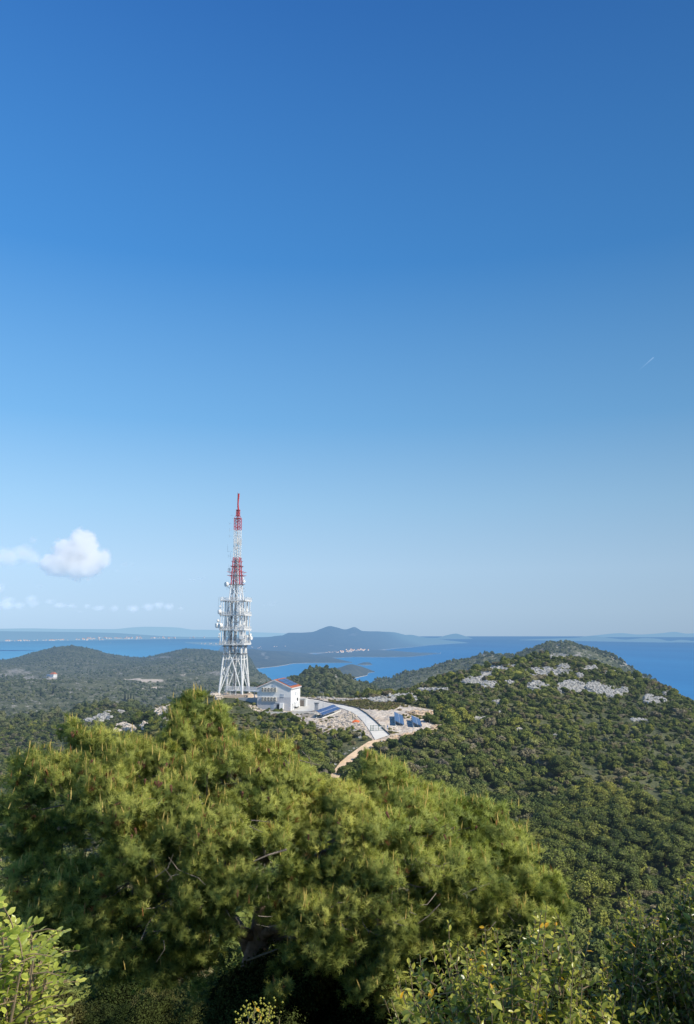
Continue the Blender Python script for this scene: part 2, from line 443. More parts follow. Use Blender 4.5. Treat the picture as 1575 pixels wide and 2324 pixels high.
def hidden_after(cv, dr, drop):
    return cv[0] - drop, cv[1] + dr
MID = [(u, v + (9 if u > 560 else 4), r) for u, v, r in MID]
RIDGE_R = [(u, v + (8 if u > 1000 else 3 if u > 860 else 0), r) for u, v, r in RIDGE_R]
DR = [(u, v + 5, r) for u, v, r in DR]; L1 = [(u, v + 6.5, r) for u, v, r in L1]
c_mid = curveV(MID); c_rid = curveV(RIDGE_R); c_dr = curveV(DR)
c_l1v = [(u, zv(u, v, r)) for u, v, r in L1] + [(590, -200), (620, -236), (2200, -236)]
curves = [
    curveZ(1.2, [(-600, -1.75), (2200, -1.75)]),
    curveZ(4.0, [(-600, -2.2), (300, -2.4), (800, -2.5), (2200, -2.2)]),
    curveZ(8.0, [(-600, -3.4), (500, -3.9), (1200, -3.8), (2200, -3.2)]),
    curveZ(13.0, [(-600, -5.2), (500, -6.0), (1200, -6.0), (2200, -5.4)]),
    curveZ(22.0, [(-600, -8.5), (500, -10), (1200, -10), (2200, -9)]),
    curveZ(45.0, [(-600, -17), (0, -18), (700, -18), (1200, -20), (2200, -20)]),
    curveZ(90.0, [(-600, -36), (0, -34), (400, -29), (800, -28), (1200, -35), (1575, -38), (2200, -38)]),
    curveZ(150.0, [(-400, -62), (0, -50), (200, -44), (400, -37), (600, -32.5), (800, -32.5), (1000, -37), (1200, -43), (1400, -47), (1575, -48), (2200, -50)]),
    curveZ(205.0, [(-400, -72), (0, -58), (200, -50), (400, -37.5), (600, -33), (760, -33.3), (900, -34), (1000, -37), (1100, -41), (1230, -45), (1400, -47.5), (1575, -49), (2200, -52)]),
    curveZ(250.0, [(-400, -78), (0, -64), (200, -54), (330, -41), (430, -34.5), (560, -31), (700, -30), (800, -29.4), (860, -29.2), (950, -29.2), (1010, -30.8), (1060, -34), (1150, -39), (1230, -42), (1400, -46), (1575, -48.5), (2200, -52)]),
    curveZ(290.0, [(-400, -80), (0, -67), (200, -54), (300, -40), (400, -31), (480, -28.2), (560, -28.6), (640, -28.7), (720, -28.2), (800, -26.8), (860, -25.7), (950, -25.6), (1010, -27), (1060, -29.5), (1150, -34.5), (1230, -37.5), (1400, -42), (1575, -46), (2200, -52)]),
    curveZ(318.0, [(-400, -82), (0, -69), (200, -54), (300, -38.5), (380, -30.5), (440, -26.6), (490, -25.2), (560, -26.3), (600, -28.4), (690, -28.4), (730, -27), (800, -25.3), (860, -24.9), (950, -24.8), (1010, -25.3), (1060, -27.2), (1150, -31.5), (1230, -34.5), (1400, -40), (1575, -44), (2200, -52)]),
    c_rid,
    hidden_after(c_rid, 130, 24),
    c_mid,
    hidden_after(c_mid, 230, 40),
    c_dr,
    curveZ(2450, [(-600, -98), (0, -97), (150, -99), (300, -96), (420, -92), (480, -93), (545, -96), (590, -112), (640, -160), (700, -225), (850, -234), (1200, -236), (2200, -236)]),
    curveZ(3600, c_l1v),
    curveZ(5200, [(-600, -238), (2200, -238)]),
]
ZC = np.array([c[0] for c in curves]); LC = np.log(np.array([c[1] for c in curves]))
LR = np.log(RR)
SL = pchip_slopes(LC, ZC)
HG = np.zeros((len(TH), len(RR)))
for j in range(len(TH)):
    x = LC[:, j]; y = ZC[:, j]; m = SL[:, j]
    i = np.clip(np.searchsorted(x, LR) - 1, 0, len(x) - 2)
    h = x[i + 1] - x[i]; t = np.clip((LR - x[i]) / h, 0, 1)
    HG[j] = ((2 * t**3 - 3 * t**2 + 1) * y[i] + (t**3 - 2 * t**2 + t) * h * m[i] + (-2 * t**3 + 3 * t**2) * y[i + 1] + (t**3 - t**2) * h * m[i + 1])
GX = np.sin(TH)[:, None] * RR[None, :]; GY = np.cos(TH)[:, None] * RR[None, :]

def zd(pts): return [(556 + x * .2955, 1503.5 + y * .2955) for x, y in pts]     # plan outlines of the station yard
BARE = zd([(-262, 205), (-262, 262), (0, 300), (150, 325), (260, 375), (400, 415), (520, 470), (600, 530), (700, 545), (780, 520), (880, 520), (940, 560), (985, 604), (1040, 610), (1110, 592), (1200, 592), (1320, 572), (1420, 545), (1510, 492), (1440, 470), (1360, 445),
           (1420, 420), (1505, 405), (1490, 370), (1350, 340), (1200, 310), (1000, 282), (820, 268), (620, 272), (430, 255), (300, 240), (100, 235), (-100, 215)])
HEATH = zd([(600, 300), (640, 285), (760, 305), (830, 290), (1000, 290), (1185, 318), (1180, 350), (1090, 372), (960, 362), (880, 350), (760, 335), (660, 322)])
def inpoly(px, py, poly):
    ins = np.zeros(np.shape(px), bool); n = len(poly)
    for i in range(n):
        x1, y1 = poly[i]; x2, y2 = poly[(i + 1) % n]
        if y1 == y2: continue
        c = ((y1 > py) != (y2 > py)) & (px < (x2 - x1) * (py - y1) / (y2 - y1) + x1)
        ins ^= c
    return ins

# gentle relief on top of the drawn curves
PU, PV = proj(GX, GY, HG + CAMZ)
g_in = (RR[None, :] > 215) & (RR[None, :] < 395)
BAREM = (inpoly(PU, PV, BARE) & g_in).astype(float)
for _ in range(2):
    BAREM = (BAREM + np.roll(BAREM, 1, 0) + np.roll(BAREM, -1, 0) + np.roll(BAREM, 1, 1) + np.roll(BAREM, -1, 1)) / 5
amp = np.clip(RR[None, :] * 0.006, 0.05, 7.0) * (1 - 0.85 * BAREM)
amp = amp * np.where(RR[None, :] < 200, 0.6, 1.0)
HG = HG + amp * fbm(GX / 30 + 5, GY / 30, 4, 3) * np.clip((4800 - RR[None, :]) / 1500, 0, 1) + np.clip(RR[None, :] * 0.004 - 3.0, 0, 12) * fbm(GX / 240, GY / 240, 3, 9) * (RR[None, :] < 4600)

def H(x, y):
    x = np.asarray(x, float); y = np.asarray(y, float)
    th = np.arctan2(x, y); lr = np.log(np.hypot(x, y))
    i = np.clip(np.searchsorted(TH, th) - 1, 0, len(TH) - 2); j = np.clip(np.searchsorted(LR, lr) - 1, 0, len(LR) - 2)
    a = np.clip((th - TH[i]) / (TH[i + 1] - TH[i]), 0, 1); b = np.clip((lr - LR[j]) / (LR[j + 1] - LR[j]), 0, 1)
    return CAMZ + HG[i, j] * (1 - a) * (1 - b) + HG[i + 1, j] * a * (1 - b) + HG[i, j + 1] * (1 - a) * b + HG[i + 1, j + 1] * a * b

def ground(u, v, r0=30.0, r1=5000.0):
    """where the sight line through (u, v) meets the ground"""
    x, f, w = ray(u, v); h = math.hypot(x, f)
    rs = np.geomspace(r0, r1, 2600)
    gz = H(x / h * rs, f / h * rs); lz = CAMZ + w / h * rs
    k = np.argmax(gz >= lz)
    if gz[k] < lz[k]: return None
    r = rs[k]
    return Vector((float(x / h * r), float(f / h * r), float(gz[k])))

rockm = 0.7 * ((RR[None, :] > 850) & (RR[None, :] < 3000)) * np.ones_like(HG)
PU, PV = proj(GX, GY, HG + CAMZ)
for (u, v, du, dv) in [(35, 1524, 42, 9), (12, 1532, 30, 8), (68, 1540, 34, 10), (62, 1527, 20, 5), (110, 1541, 25, 4), (375, 1492, 30, 4), (345, 1495, 16, 3), (425, 1497, 25, 3), (272, 1528, 11, 4), (490, 1528, 40, 7), (1210, 1497, 0, 0), (760, 1536, 14, 6), (730, 1550, 10, 8), (1320, 1486, 45, 6), (1375, 1478, 14, 4), (1100, 1487, 25, 5), (1420, 1508, 20, 6), (940, 1522, 25, 3)]:
    if du: rockm = np.maximum(rockm, 1.35 * np.exp(-(((PU - u) / du) ** 2 + ((PV - v) / dv) ** 2)) * (RR[None, :] > 560))
ROCK_PATCH = []     # filled in before the plants, so that they leave the outcrops free: (u, v, du, dv)
def zr(pts): return [(851 + x * .4597, 1418.4 + y * .4597, a * .4597, b * .4597) for x, y, a, b in pts]
R_HILL = zr([(905, 157, 52, 13), (770, 178, 38, 9), (660, 208, 40, 9), (600, 222, 60, 13), (545, 255, 45, 18), (480, 280, 45, 18), (560, 303, 32, 16), (840, 235, 110, 20), (930, 208, 28, 13), (770, 245, 38, 12),
             (800, 305, 42, 18), (915, 318, 32, 16), (985, 312, 42, 26), (1085, 318, 36, 22), (1135, 330, 40, 22), (1180, 345, 28, 16), (1080, 300, 28, 10), (950, 295, 35, 8), (1350, 372, 20, 22), (1405, 372, 24, 13), (1280, 272, 12, 10), (1340, 302, 25, 8), (1225, 328, 20, 8), (1490, 350, 14, 6), (1440, 345, 14, 8),
             (285, 329, 70, 9), (130, 362, 60, 11), (40, 372, 50, 11), (195, 365, 10, 18), (460, 475, 28, 5), (515, 468, 25, 9), (605, 384, 33, 8), (668, 290, 22, 8), (945, 552, 25, 8), (890, 552, 14, 5), (1160, 240, 35, 8), (1060, 215, 40, 8), (1010, 250, 16, 10), (570, 430, 40, 8), (380, 765, 30, 7), (250, 655, 10, 5), (700, 520, 60, 6), (1300, 470, 40, 6)])
def zl(pts): return [((200 + x / 1.969) / 1.7625, (2750 + y / 1.969) / 1.7625, a / 3.47, b / 3.47) for x, y, a, b in pts]
L_FLANK = zl([(575, 310, 60, 28), (530, 345, 35, 22), (640, 330, 40, 8), (745, 310, 32, 18), (760, 218, 30, 10), (850, 190, 35, 18), (920, 175, 48, 18), (900, 205, 40, 18), (930, 265, 35, 28), (905, 292, 40, 14), (970, 345, 18, 12)])
M_ROCK = zl([(440, 235, 55, 22), (380, 255, 50, 20), (310, 265, 35, 10), (555, 198, 30, 5), (500, 125, 25, 6), (460, 200, 30, 8)])
ROCK_PATCH = R_HILL + L_FLANK + M_ROCK
for (u, v, du, dv) in ROCK_PATCH:
    rockm = np.maximum(rockm, 1.7 * np.exp(-(((PU - u) / (du * 1.05)) ** 4 + ((PV - v) / (dv * 1.05)) ** 4)) * (RR[None, :] > 200))
tan_patch = np.zeros_like(HG)
for (u, v, du, dv) in [(340, 1545, 34, 4), (300, 1541, 22, 2.5), (415, 1531, 8, 2), (345, 1562, 26, 2), (120, 1539, 10, 3)]:
    tan_patch = np.maximum(tan_patch, np.exp(-(((PU - u) / du) ** 4 + ((PV - v) / dv) ** 4)) * (RR[None, :] > 900))

nT, nR = HG.shape
idx = np.arange(nT * nR).reshape(nT, nR)
fq = np.stack([idx[:-1, :-1].ravel(), idx[1:, :-1].ravel(), idx[1:, 1:].ravel(), idx[:-1, 1:].ravel()], 1)
tv = np.stack([GX.ravel(), GY.ravel(), HG.ravel() + CAMZ], 1)
# cap under the viewer
tv = np.vstack([tv, [[0, 0, CAMZ - 1.72]]]); cidx = len(tv) - 1
cap = np.stack([np.full(nT - 1, cidx), idx[1:, 0], idx[:-1, 0]], 1)
z0 = lambda a: np.concatenate([a.ravel(), [0]])
me = np_mesh('ground', tv, [fq, cap], smooth=True, attrs={'rock': z0(rockm), 'bare': z0(np.maximum(BAREM, tan_patch)), 'shore': z0(np.clip((HG + 200 < 2.5) & (HG + 200 > -4), 0, 1).astype(float))})
tag(link('ground', me, M['ground']), 'scrub covered limestone hills running from the viewpoint down to the sea', None, None, 'structure')

# sea
a = np.linspace(-1.6, 1.6, 120); rr = np.concatenate([[50.0], np.geomspace(800, 320000, 60)])
sx = np.sin(a)[:, None] * rr; sy = np.cos(a)[:, None] * rr
ii = np.arange(len(a) * len(rr)).reshape(len(a), len(rr))
me = np_mesh('sea', np.stack([sx.ravel(), sy.ravel(), np.zeros(sx.size)], 1),
             np.stack([ii[:-1, :-1].ravel(), ii[1:, :-1].ravel(), ii[1:, 1:].ravel(), ii[:-1, 1:].ravel()], 1))
tag(link('sea', me, M['sea']), 'deep blue sea between the islands', None, None, 'structure')

# far shores and islands, each a strip of hills standing on the sea
def sea_r(u, v):
    x, f, w = ray(u, v); return -CAMZ / w * np.hypot(x, f)
def island(name, label, ridge, shore, k=1.25, n=220, seed=1, rocks=(), shoreline=0.05, rough=0.14, mat='far'):
    ru = [p[0] for p in ridge]; rv = [p[1] for p in ridge]
    us = np.linspace(max(ru[0], shore[0][0]), min(ru[-1], shore[-1][0]), n)
    vs = np.interp(us, [p[0] for p in shore], [p[1] for p in shore]); vr = pchip(ru, rv, us)
    vr = np.minimum(vr, vs - 0.15)
    T = np.concatenate([np.linspace(0, 1, 34), np.linspace(1.06, 1.8, 10)])
    x, f, w = ray(us, vs); th_s = np.arctan2(x, f); r_s = sea_r(us, vs)
    x2, f2, w2 = ray(us, vr); r_r = np.where(w2 < -1e-4, np.minimum(r_s * k, r_s + 0.6 * (sea_r(us, np.maximum(vr, HOR + 1)) - r_s)), r_s * k); r_r = np.maximum(r_r, r_s * 1.004); z_r = np.maximum(w2 / np.hypot(x2, f2) * r_r + CAMZ, 4); th_r = np.arctan2(x2, f2)
    V = np.zeros((n, len(T), 3)); SHO = np.zeros((n, len(T))); RK = np.zeros((n, len(T)))
    for j, t in enumerate(T):
        tt = min(t, 1.0); th = th_s * (1 - tt) + th_r * tt
        r = r_s * (1 - t) + r_r * t
        s = (tt ** 1.25) if t <= 1 else max(0, 1 - ((t - 1) / 0.75) ** 1.4)
        X = np.sin(th) * r; Y = np.cos(th) * r
        sc = np.mean(r_s) * 0.045
        nz = fbm(X / sc, Y / sc, 5, seed) * z_r * rough * 4 * tt * (1.03 - tt) if t <= 1 else fbm(X / sc, Y / sc, 5, seed) * z_r * rough
        V[:, j, 0] = X; V[:, j, 1] = Y; V[:, j, 2] = s * z_r + nz - (3 if t in (0.0, T[-1]) else 0)
        SHO[:, j] = 1.0 if t < shoreline else 0.0
    pu, pv = proj(V[..., 0], V[..., 1], V[..., 2])
    for (u, v, du, dv) in rocks: RK = np.maximum(RK, np.exp(-(((pu - u) / du) ** 2 + ((pv - v) / dv) ** 2)))
    V[..., 2] = np.where((V[..., 2] < 1) & (np.abs(V[..., 2]) < 3.5) & (SHO < 1), 1.0, V[..., 2])
    q = np.arange(n * len(T)).reshape(n, len(T))
    me = np_mesh(name, V.reshape(-1, 3), np.stack([q[:-1, :-1].ravel(), q[1:, :-1].ravel(), q[1:, 1:].ravel(), q[:-1, 1:].ravel()], 1), smooth=True,
                 attrs={'rock': RK.ravel(), 'bare': np.zeros(RK.size), 'shore': SHO.ravel()})
    return tag(link(name, me, M[mat]), label, None, None, 'structure')

island('hills', 'big wooded island with two summits across the inlet',
       [(495, 1476), (508, 1462), (522, 1452), (540, 1449), (567, 1447.6), (639, 1443), (658, 1436.5), (683, 1436), (707, 1434.6), (729, 1427), (749, 1420.9), (765, 1424), (784, 1429), (804, 1423.4), (823, 1432), (859, 1433), (891, 1434.6), (927, 1442.7), (982, 1449), (1030, 1455), (1064, 1459)],
       [(495, 1480), (700, 1484), (760, 1482), (830, 1479), (864, 1476.5), (900, 1472), (940, 1469), (972, 1465), (1020, 1461.5), (1064, 1459.2)], 1.35, 320, 5,
       [(804, 1425, 8, 4), (750, 1465, 8, 3), (800, 1440, 12, 5)], 0.035)
island('hills', 'low wooded point with a pale shore on the near side of the inlet',
       [(400, 1475), (480, 1477), (540, 1476), (570, 1473), (597, 1476), (640, 1478), (700, 1484), (750, 1493), (799, 1503.5)],
       [(400, 1530), (560, 1519), (590, 1517.5), (626, 1514), (650, 1510), (664, 1507), (700, 1505.5), (740, 1505), (799, 1504)], 1.35, 200, 8, [(597, 1485, 9, 6), (605, 1492, 8, 5)], 0.035)
island('hills', 'long low cape reaching right into the bay', [(690, 1491), (715, 1486), (740, 1482), (780, 1477.5), (830, 1474.5), (880, 1476.5), (930, 1480.5), (970, 1482.5), (999, 1483.7)],
       [(690, 1491.6), (720, 1493), (762, 1493.5), (800, 1491.5), (870, 1492), (930, 1491), (965, 1487.5), (985, 1484.6), (999, 1484)], 1.25, 160, 11, (), 0.05)
island('hills', 'small wooded islet in the inlet', [(812, 1508.5), (820, 1505.5), (830, 1503.5), (838, 1504), (845, 1508.5)], [(812, 1509), (830, 1510), (845, 1509)], 1.06, 50, 13, (), 0.12)
island('hills', 'small rounded hill on the near shore of the inlet', [(690, 1535), (740, 1522), (772, 1515), (797, 1507.5), (820, 1513), (840, 1521), (850, 1524.3)],
       [(690, 1545), (780, 1543), (800, 1541), (833, 1533.5), (836, 1527.5), (850, 1525.3)], 1.12, 90, 15, (), 0.07)
island('hills', 'low islet behind the right hill', [(940, 1482.5), (960, 1481), (990, 1483)], [(940, 1483), (965, 1483.6), (990, 1483.6)], 1.03, 20, 16, (), 0.2)
island('hills', 'hazy conical island beyond the cape', [(900, 1446), (915, 1442), (932, 1440.7), (950, 1444), (975, 1447.5), (992, 1447.3), (1012, 1442), (1034, 1438), (1052, 1442.5), (1072, 1449)], [(900, 1450), (1000, 1450.5), (1072, 1450)], 1.12, 90, 19)
island('hills', 'hazy mainland coast across the strait on the left', [(-500, 1428), (-200, 1430), (0, 1432.5), (150, 1434), (257, 1436.5), (330, 1441), (390, 1444.5), (470, 1446), (560, 1447), (640, 1448)],
       [(-500, 1459), (-200, 1457), (0, 1456), (200, 1453.5), (270, 1452.5), (330, 1451.3), (430, 1450.2), (640, 1450)], 1.3, 200, 23, (), 0.02, mat='coast')
island('hills', 'hazy islands on the right horizon', [(1180, 1452), (1250, 1449.5), (1312, 1447), (1325, 1444.5), (1345, 1443), (1362, 1445), (1390, 1448.5), (1420, 1451.5), (1465, 1448), (1495, 1450), (1520, 1454.5), (1545, 1452), (1580, 1455), (1640, 1448), (1760, 1444), (2000, 1453)],
       [(1180, 1453), (1250, 1453.5), (1400, 1456.5), (1500, 1458), (2000, 1458)], 1.1, 200, 29)
island('hills', 'spit of land behind the left hills', [(420, 1457.8), (450, 1457.3), (480, 1457), (520, 1456.5), (600, 1456)], [(420, 1459), (455, 1463), (500, 1467), (600, 1468)], 1.15, 60, 31)
island('hills', 'faint mountains behind the mainland coast', [(-500, 1426), (-200, 1428), (0, 1427), (70, 1426), (150, 1427.5), (257, 1427.6), (300, 1424), (331, 1422.5), (370, 1423), (400, 1424), (440, 1429), (480, 1429.5), (560, 1434), (640, 1437), (720, 1441)], [(-500, 1446), (720, 1446)], 1.5, 160, 37, mat='faint')
island('hills', 'faint outer islands on the right horizon', [(1340, 1443), (1410, 1437), (1450, 1440), (1500, 1437), (1530, 1434), (1560, 1438), (1600, 1435), (1680, 1430), (1800, 1432), (2000, 1440)], [(1340, 1446), (2000, 1446)], 1.5, 120, 41, mat='coast')
# ------------------------------------------------------------------ vegetation: meshes shared by many plants
def rand_rot(n, rng):
    q = rng.normal(size=(n, 4)); q /= np.linalg.norm(q, axis=1)[:, None]
    w, x, y, z = q.T
    return np.stack([np.stack([1 - 2 * (y * y + z * z), 2 * (x * y - z * w), 2 * (x * z + y * w)], 1),
                     np.stack([2 * (x * y + z * w), 1 - 2 * (x * x + z * z), 2 * (y * z - x * w)], 1),
                     np.stack([2 * (x * z - y * w), 2 * (y * z + x * w), 1 - 2 * (x * x + y * y)], 1)], 1)

def frame_z(d, rng):
    """rotation matrices whose Z column is d, with random roll"""
    d = d / np.linalg.norm(d, axis=1)[:, None]
    a = rng.normal(size=d.shape); a -= d * (a * d).sum(1)[:, None]; a /= np.linalg.norm(a, axis=1)[:, None]
    b = np.cross(d, a)
    return np.stack([a, b, d], 2)

def clump_mesh(name, lobes, rng, per=120, leaf=0.3, flat=0.6, shade=(0.72, 1.22)):
    """foliage of small leaf sprays over a few lumpy lobes: (x, y, z, r)"""
    V = []; Fc = []; K = []; b = 0; NN = []
    zmin = min(l[2] - l[3] for l in lobes); zmax = max(l[2] + l[3] for l in lobes)
    for (lx, ly, lz, lr) in lobes:
        n = int(per * lr * lr / 0.5) + 12
        d = rng.normal(size=(n, 3)); d /= np.linalg.norm(d, axis=1)[:, None]
        d[:, 2] = np.where(d[:, 2] < -0.35, -d[:, 2], d[:, 2])
        lump = 1 + 0.22 * vnoise(d[:, 0] * 2.3 + lx * 9 + d[:, 2], d[:, 1] * 2.3 + ly * 7 + d[:, 2] * 1.7, int(lx * 91 + lz * 37) & 255)
        rad = lr * lump * (0.70 + 0.36 * rng.random(n))
        c = np.array([lx, ly, lz]) + d * rad[:, None] * np.array([1, 1, 0.85])
        nd = d + 0.75 * rng.normal(size=(n, 3)) + np.array([0, 0, 0.35])
        Rm = frame_z(nd, rng)
        s = leaf * (0.55 + 0.9 * rng.random(n))
        q = np.array([[-0.5, -0.35, 0], [0.1, -0.6, 0], [0.62, 0.05, 0.05], [0.0, 0.6, 0], [-0.55, 0.3, 0.04]])
        P = np.einsum('nij,kj->nki', Rm, q) * s[:, None, None] + c[:, None, :]
        k = b + np.arange(n)[:, None] * 5
        Fc.append(np.concatenate([k + np.array([[0, 1, 2]]), k + np.array([[0, 2, 3]]), k + np.array([[0, 3, 4]])], 0))
        V.append(P.reshape(-1, 3)); b += n * 5
        NN.append(np.repeat(d * np.array([1, 1, 0.9]) + 0.45 * rng.normal(size=(n, 3)) + np.array([0, 0, 0.2]), 5, 0))
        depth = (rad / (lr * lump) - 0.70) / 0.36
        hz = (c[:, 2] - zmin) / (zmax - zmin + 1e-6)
        kk = shade[0] + (shade[1] - shade[0]) * (0.35 * depth + 0.45 * hz + 0.2 * rng.random(n))  # shade painted into the leaves: darker inside and low, paler on top
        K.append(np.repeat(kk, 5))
    V = np.concatenate(V); K = np.concatenate(K); NN = np.concatenate(NN)
    Fc = [face_out(V, np.concatenate(Fc), NN)]
    # heart that closes the crown, inner shade painted into its dark colour
    for (lx, ly, lz, lr) in lobes:
        bm = bmesh.new(); bmesh.ops.create_icosphere(bm, subdivisions=2, radius=lr * 0.74)
        vs = np.array([v.co[:] for v in bm.verts]); fs = np.array([[v.index for v in f.verts] for f in bm.faces])
        bm.free()
        vs *= (1 + 0.25 * vnoise(vs[:, 0] * 3 / lr + 3, vs[:, 1] * 3 / lr + vs[:, 2] * 2 / lr, 5))[:, None]
        NN = np.vstack([NN, vs]); vs = vs * np.array([1, 1, 0.85]) + np.array([lx, ly, lz])
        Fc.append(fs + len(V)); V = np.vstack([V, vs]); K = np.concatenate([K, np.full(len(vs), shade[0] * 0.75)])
    return np_mesh(name, V, Fc, np.stack([K, K, K], 1), True, None, NN)

def shrub_lobes(rng, w=1.0, h=1.0, n=5):
    L = [(0, 0, 0.45 * h, 0.62 * w)]
    for k in range(n):
        g = 2 * math.pi * (k + rng.random() * 0.6) / n; q = w * (0.35 + 0.4 * rng.random())
        L.append((math.cos(g) * q, math.sin(g) * q, h * (0.3 + 0.45 * rng.random()), w * (0.32 + 0.22 * rng.random())))
    return L

rv = np.random.default_rng(5)
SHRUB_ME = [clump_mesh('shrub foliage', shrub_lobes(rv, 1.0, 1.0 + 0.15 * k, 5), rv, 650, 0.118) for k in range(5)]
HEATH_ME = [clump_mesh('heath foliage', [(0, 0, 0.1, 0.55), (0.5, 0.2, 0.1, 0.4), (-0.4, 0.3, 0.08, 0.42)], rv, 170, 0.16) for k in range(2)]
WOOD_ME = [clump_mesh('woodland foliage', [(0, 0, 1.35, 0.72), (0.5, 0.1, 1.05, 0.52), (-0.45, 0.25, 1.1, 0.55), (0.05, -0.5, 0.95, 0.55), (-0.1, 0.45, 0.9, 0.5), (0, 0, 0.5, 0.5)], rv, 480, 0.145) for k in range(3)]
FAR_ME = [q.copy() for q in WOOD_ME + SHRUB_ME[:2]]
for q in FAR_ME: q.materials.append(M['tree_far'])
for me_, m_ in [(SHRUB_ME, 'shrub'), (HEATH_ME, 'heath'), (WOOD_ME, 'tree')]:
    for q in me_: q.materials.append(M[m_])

# which ground cells can be seen from the viewpoint (with a margin, so that a step aside shows no gap)
TANG = (HG + 2.0) / RR[None, :]
TANG[:, RR < 30] = -9
HORZ = np.maximum.accumulate(TANG, axis=1)
SEEN = (HG + 5.0) / RR[None, :] >= HORZ - 0.004

def in_rock(u, v, grow=1.08):
    k = np.zeros(np.shape(u), bool)
    for (a, b, da, db) in ROCK_PATCH: k |= ((u - a) / (da * grow)) ** 2 + ((v - b) / (db * grow + 0.8)) ** 2 < 1
    return k

ROADL = zd([(1000, 600), (968, 545), (938, 500), (900, 450), (860, 410), (820, 385), (740, 355), (680, 333), (560, 300), (440, 285)])
ROADR = zd([(1110, 562), (1060, 518), (1000, 458), (930, 398), (870, 360), (800, 340), (740, 328), (640, 312), (560, 292), (480, 282)])
PATHC = [(757, 1768), (763, 1757), (781, 1735), (801, 1717), (822, 1702), (843, 1688), (856, 1680)]
def near_path(u, v):
    k = np.zeros(np.shape(u), bool)
    for (a, b), (c, d) in zip(PATHC[:-1], PATHC[1:]):
        t = np.clip(((u - a) * (c - a) + (v - b) * (d - b)) / ((c - a) ** 2 + (d - b) ** 2), 0, 1)
        k |= np.hypot(u - a - t * (c - a), v - b - t * (d - b)) < 15
    return k
BAREA = np.array(BARE)
PINE_OUT = [(-50, 1700), (0, 1800), (50, 1720), (100, 1740), (160, 1640), (230, 1690), (300, 1680), (380, 1640), (410, 1600), (440, 1575), (500, 1640), (530, 1695), (640, 1690), (750, 1755), (850, 1710), (880, 1765), (1000, 1800), (1100, 1830), (1180, 1870), (1220, 1960), (1265, 2000), (1300, 2050), (1420, 1990), (1560, 1900), (1700, 1900)]

def scatter(r0, r1, spacing, rng, th=0.50):
    """jittered plan points between two distances"""
    n = int(th * (r1 * r1 - r0 * r0) / spacing ** 2)
    r = np.sqrt(rng.random(n) * (r1 * r1 - r0 * r0) + r0 * r0); t = (rng.random(n) * 2 - 1) * th
    x = np.sin(t) * r; y = np.cos(t) * r
    i = np.clip(np.searchsorted(TH, t) - 1, 0, len(TH) - 1); j = np.clip(np.searchsorted(RR, r) - 1, 0, len(RR) - 1)
    ok = SEEN[i, j]
    x, y = x[ok], y[ok]; z = H(x, y); u, v = proj(x, y, z)
    return x, y, z, u, v

def scatter_object(name, label, meshes, x, y, z, s, rng, cat):
    """a mass of growth nobody could count: one object"""
    col = bpy.data.collections.new(name + ' sources')
    for k, me in enumerate(meshes):
        o = bpy.data.objects.new('%s_%02d' % (name, k), me); col.objects.link(o)
    n = len(x); me = np_mesh(name, np.stack([x, y, z], 1), np.zeros((0, 3), int))
    sc = np.stack([s * (0.55 + 0.95 * rng.random(n)), s * (0.55 + 0.95 * rng.random(n)), s * (0.55 + 0.8 * rng.random(n))], 1)
    a = me.attributes.new('size', 'FLOAT_VECTOR', 'POINT'); a.data.foreach_set('vector', sc.astype(np.float32).ravel())
    rt = np.zeros((n, 3)); rt[:, 2] = rng.random(n) * 6.283; rt[:, :2] = rng.normal(size=(n, 2)) * 0.2
    a = me.attributes.new('turn', 'FLOAT_VECTOR', 'POINT'); a.data.foreach_set('vector', rt.astype(np.float32).ravel())
    a = me.attributes.new('pick', 'INT', 'POINT'); a.data.foreach_set('value', rng.integers(0, len(meshes), n).astype(np.int32))
    o = link(name, me, None); tag(o, label, cat, None, 'stuff')
    ng = bpy.data.node_groups.new(name, 'GeometryNodeTree')
    ng.interface.new_socket('Geometry', in_out='INPUT', socket_type='NodeSocketGeometry')
    ng.interface.new_socket('Geometry', in_out='OUTPUT', socket_type='NodeSocketGeometry')
    gi = ng.nodes.new('NodeGroupInput'); go = ng.nodes.new('NodeGroupOutput')
    ip = ng.nodes.new('GeometryNodeInstanceOnPoints'); ci = ng.nodes.new('GeometryNodeCollectionInfo')
    ci.inputs['Collection'].default_value = col; ci.inputs['Separate Children'].default_value = True; ci.inputs['Reset Children'].default_value = True
    def attr(nm, ty):
        q = ng.nodes.new('GeometryNodeInputNamedAttribute'); q.data_type = ty; q.inputs['Name'].default_value = nm; return q.outputs['Attribute']
    er = ng.nodes.new('FunctionNodeEulerToRotation'); ng.links.new(attr('turn', 'FLOAT_VECTOR'), er.inputs[0])
    ng.links.new(gi.outputs[0], ip.inputs['Points']); ng.links.new(ci.outputs[0], ip.inputs['Instance'])
    ip.inputs['Pick Instance'].default_value = True
    ng.links.new(attr('pick', 'INT'), ip.inputs['Instance Index']); ng.links.new(er.outputs[0], ip.inputs['Rotation']); ng.links.new(attr('size', 'FLOAT_VECTOR'), ip.inputs['Scale'])
    ng.links.new(ip.outputs[0], go.inputs[0])
    md = o.modifiers.new('growth', 'NODES'); md.node_group = ng
    return o

rs = np.random.default_rng(21)
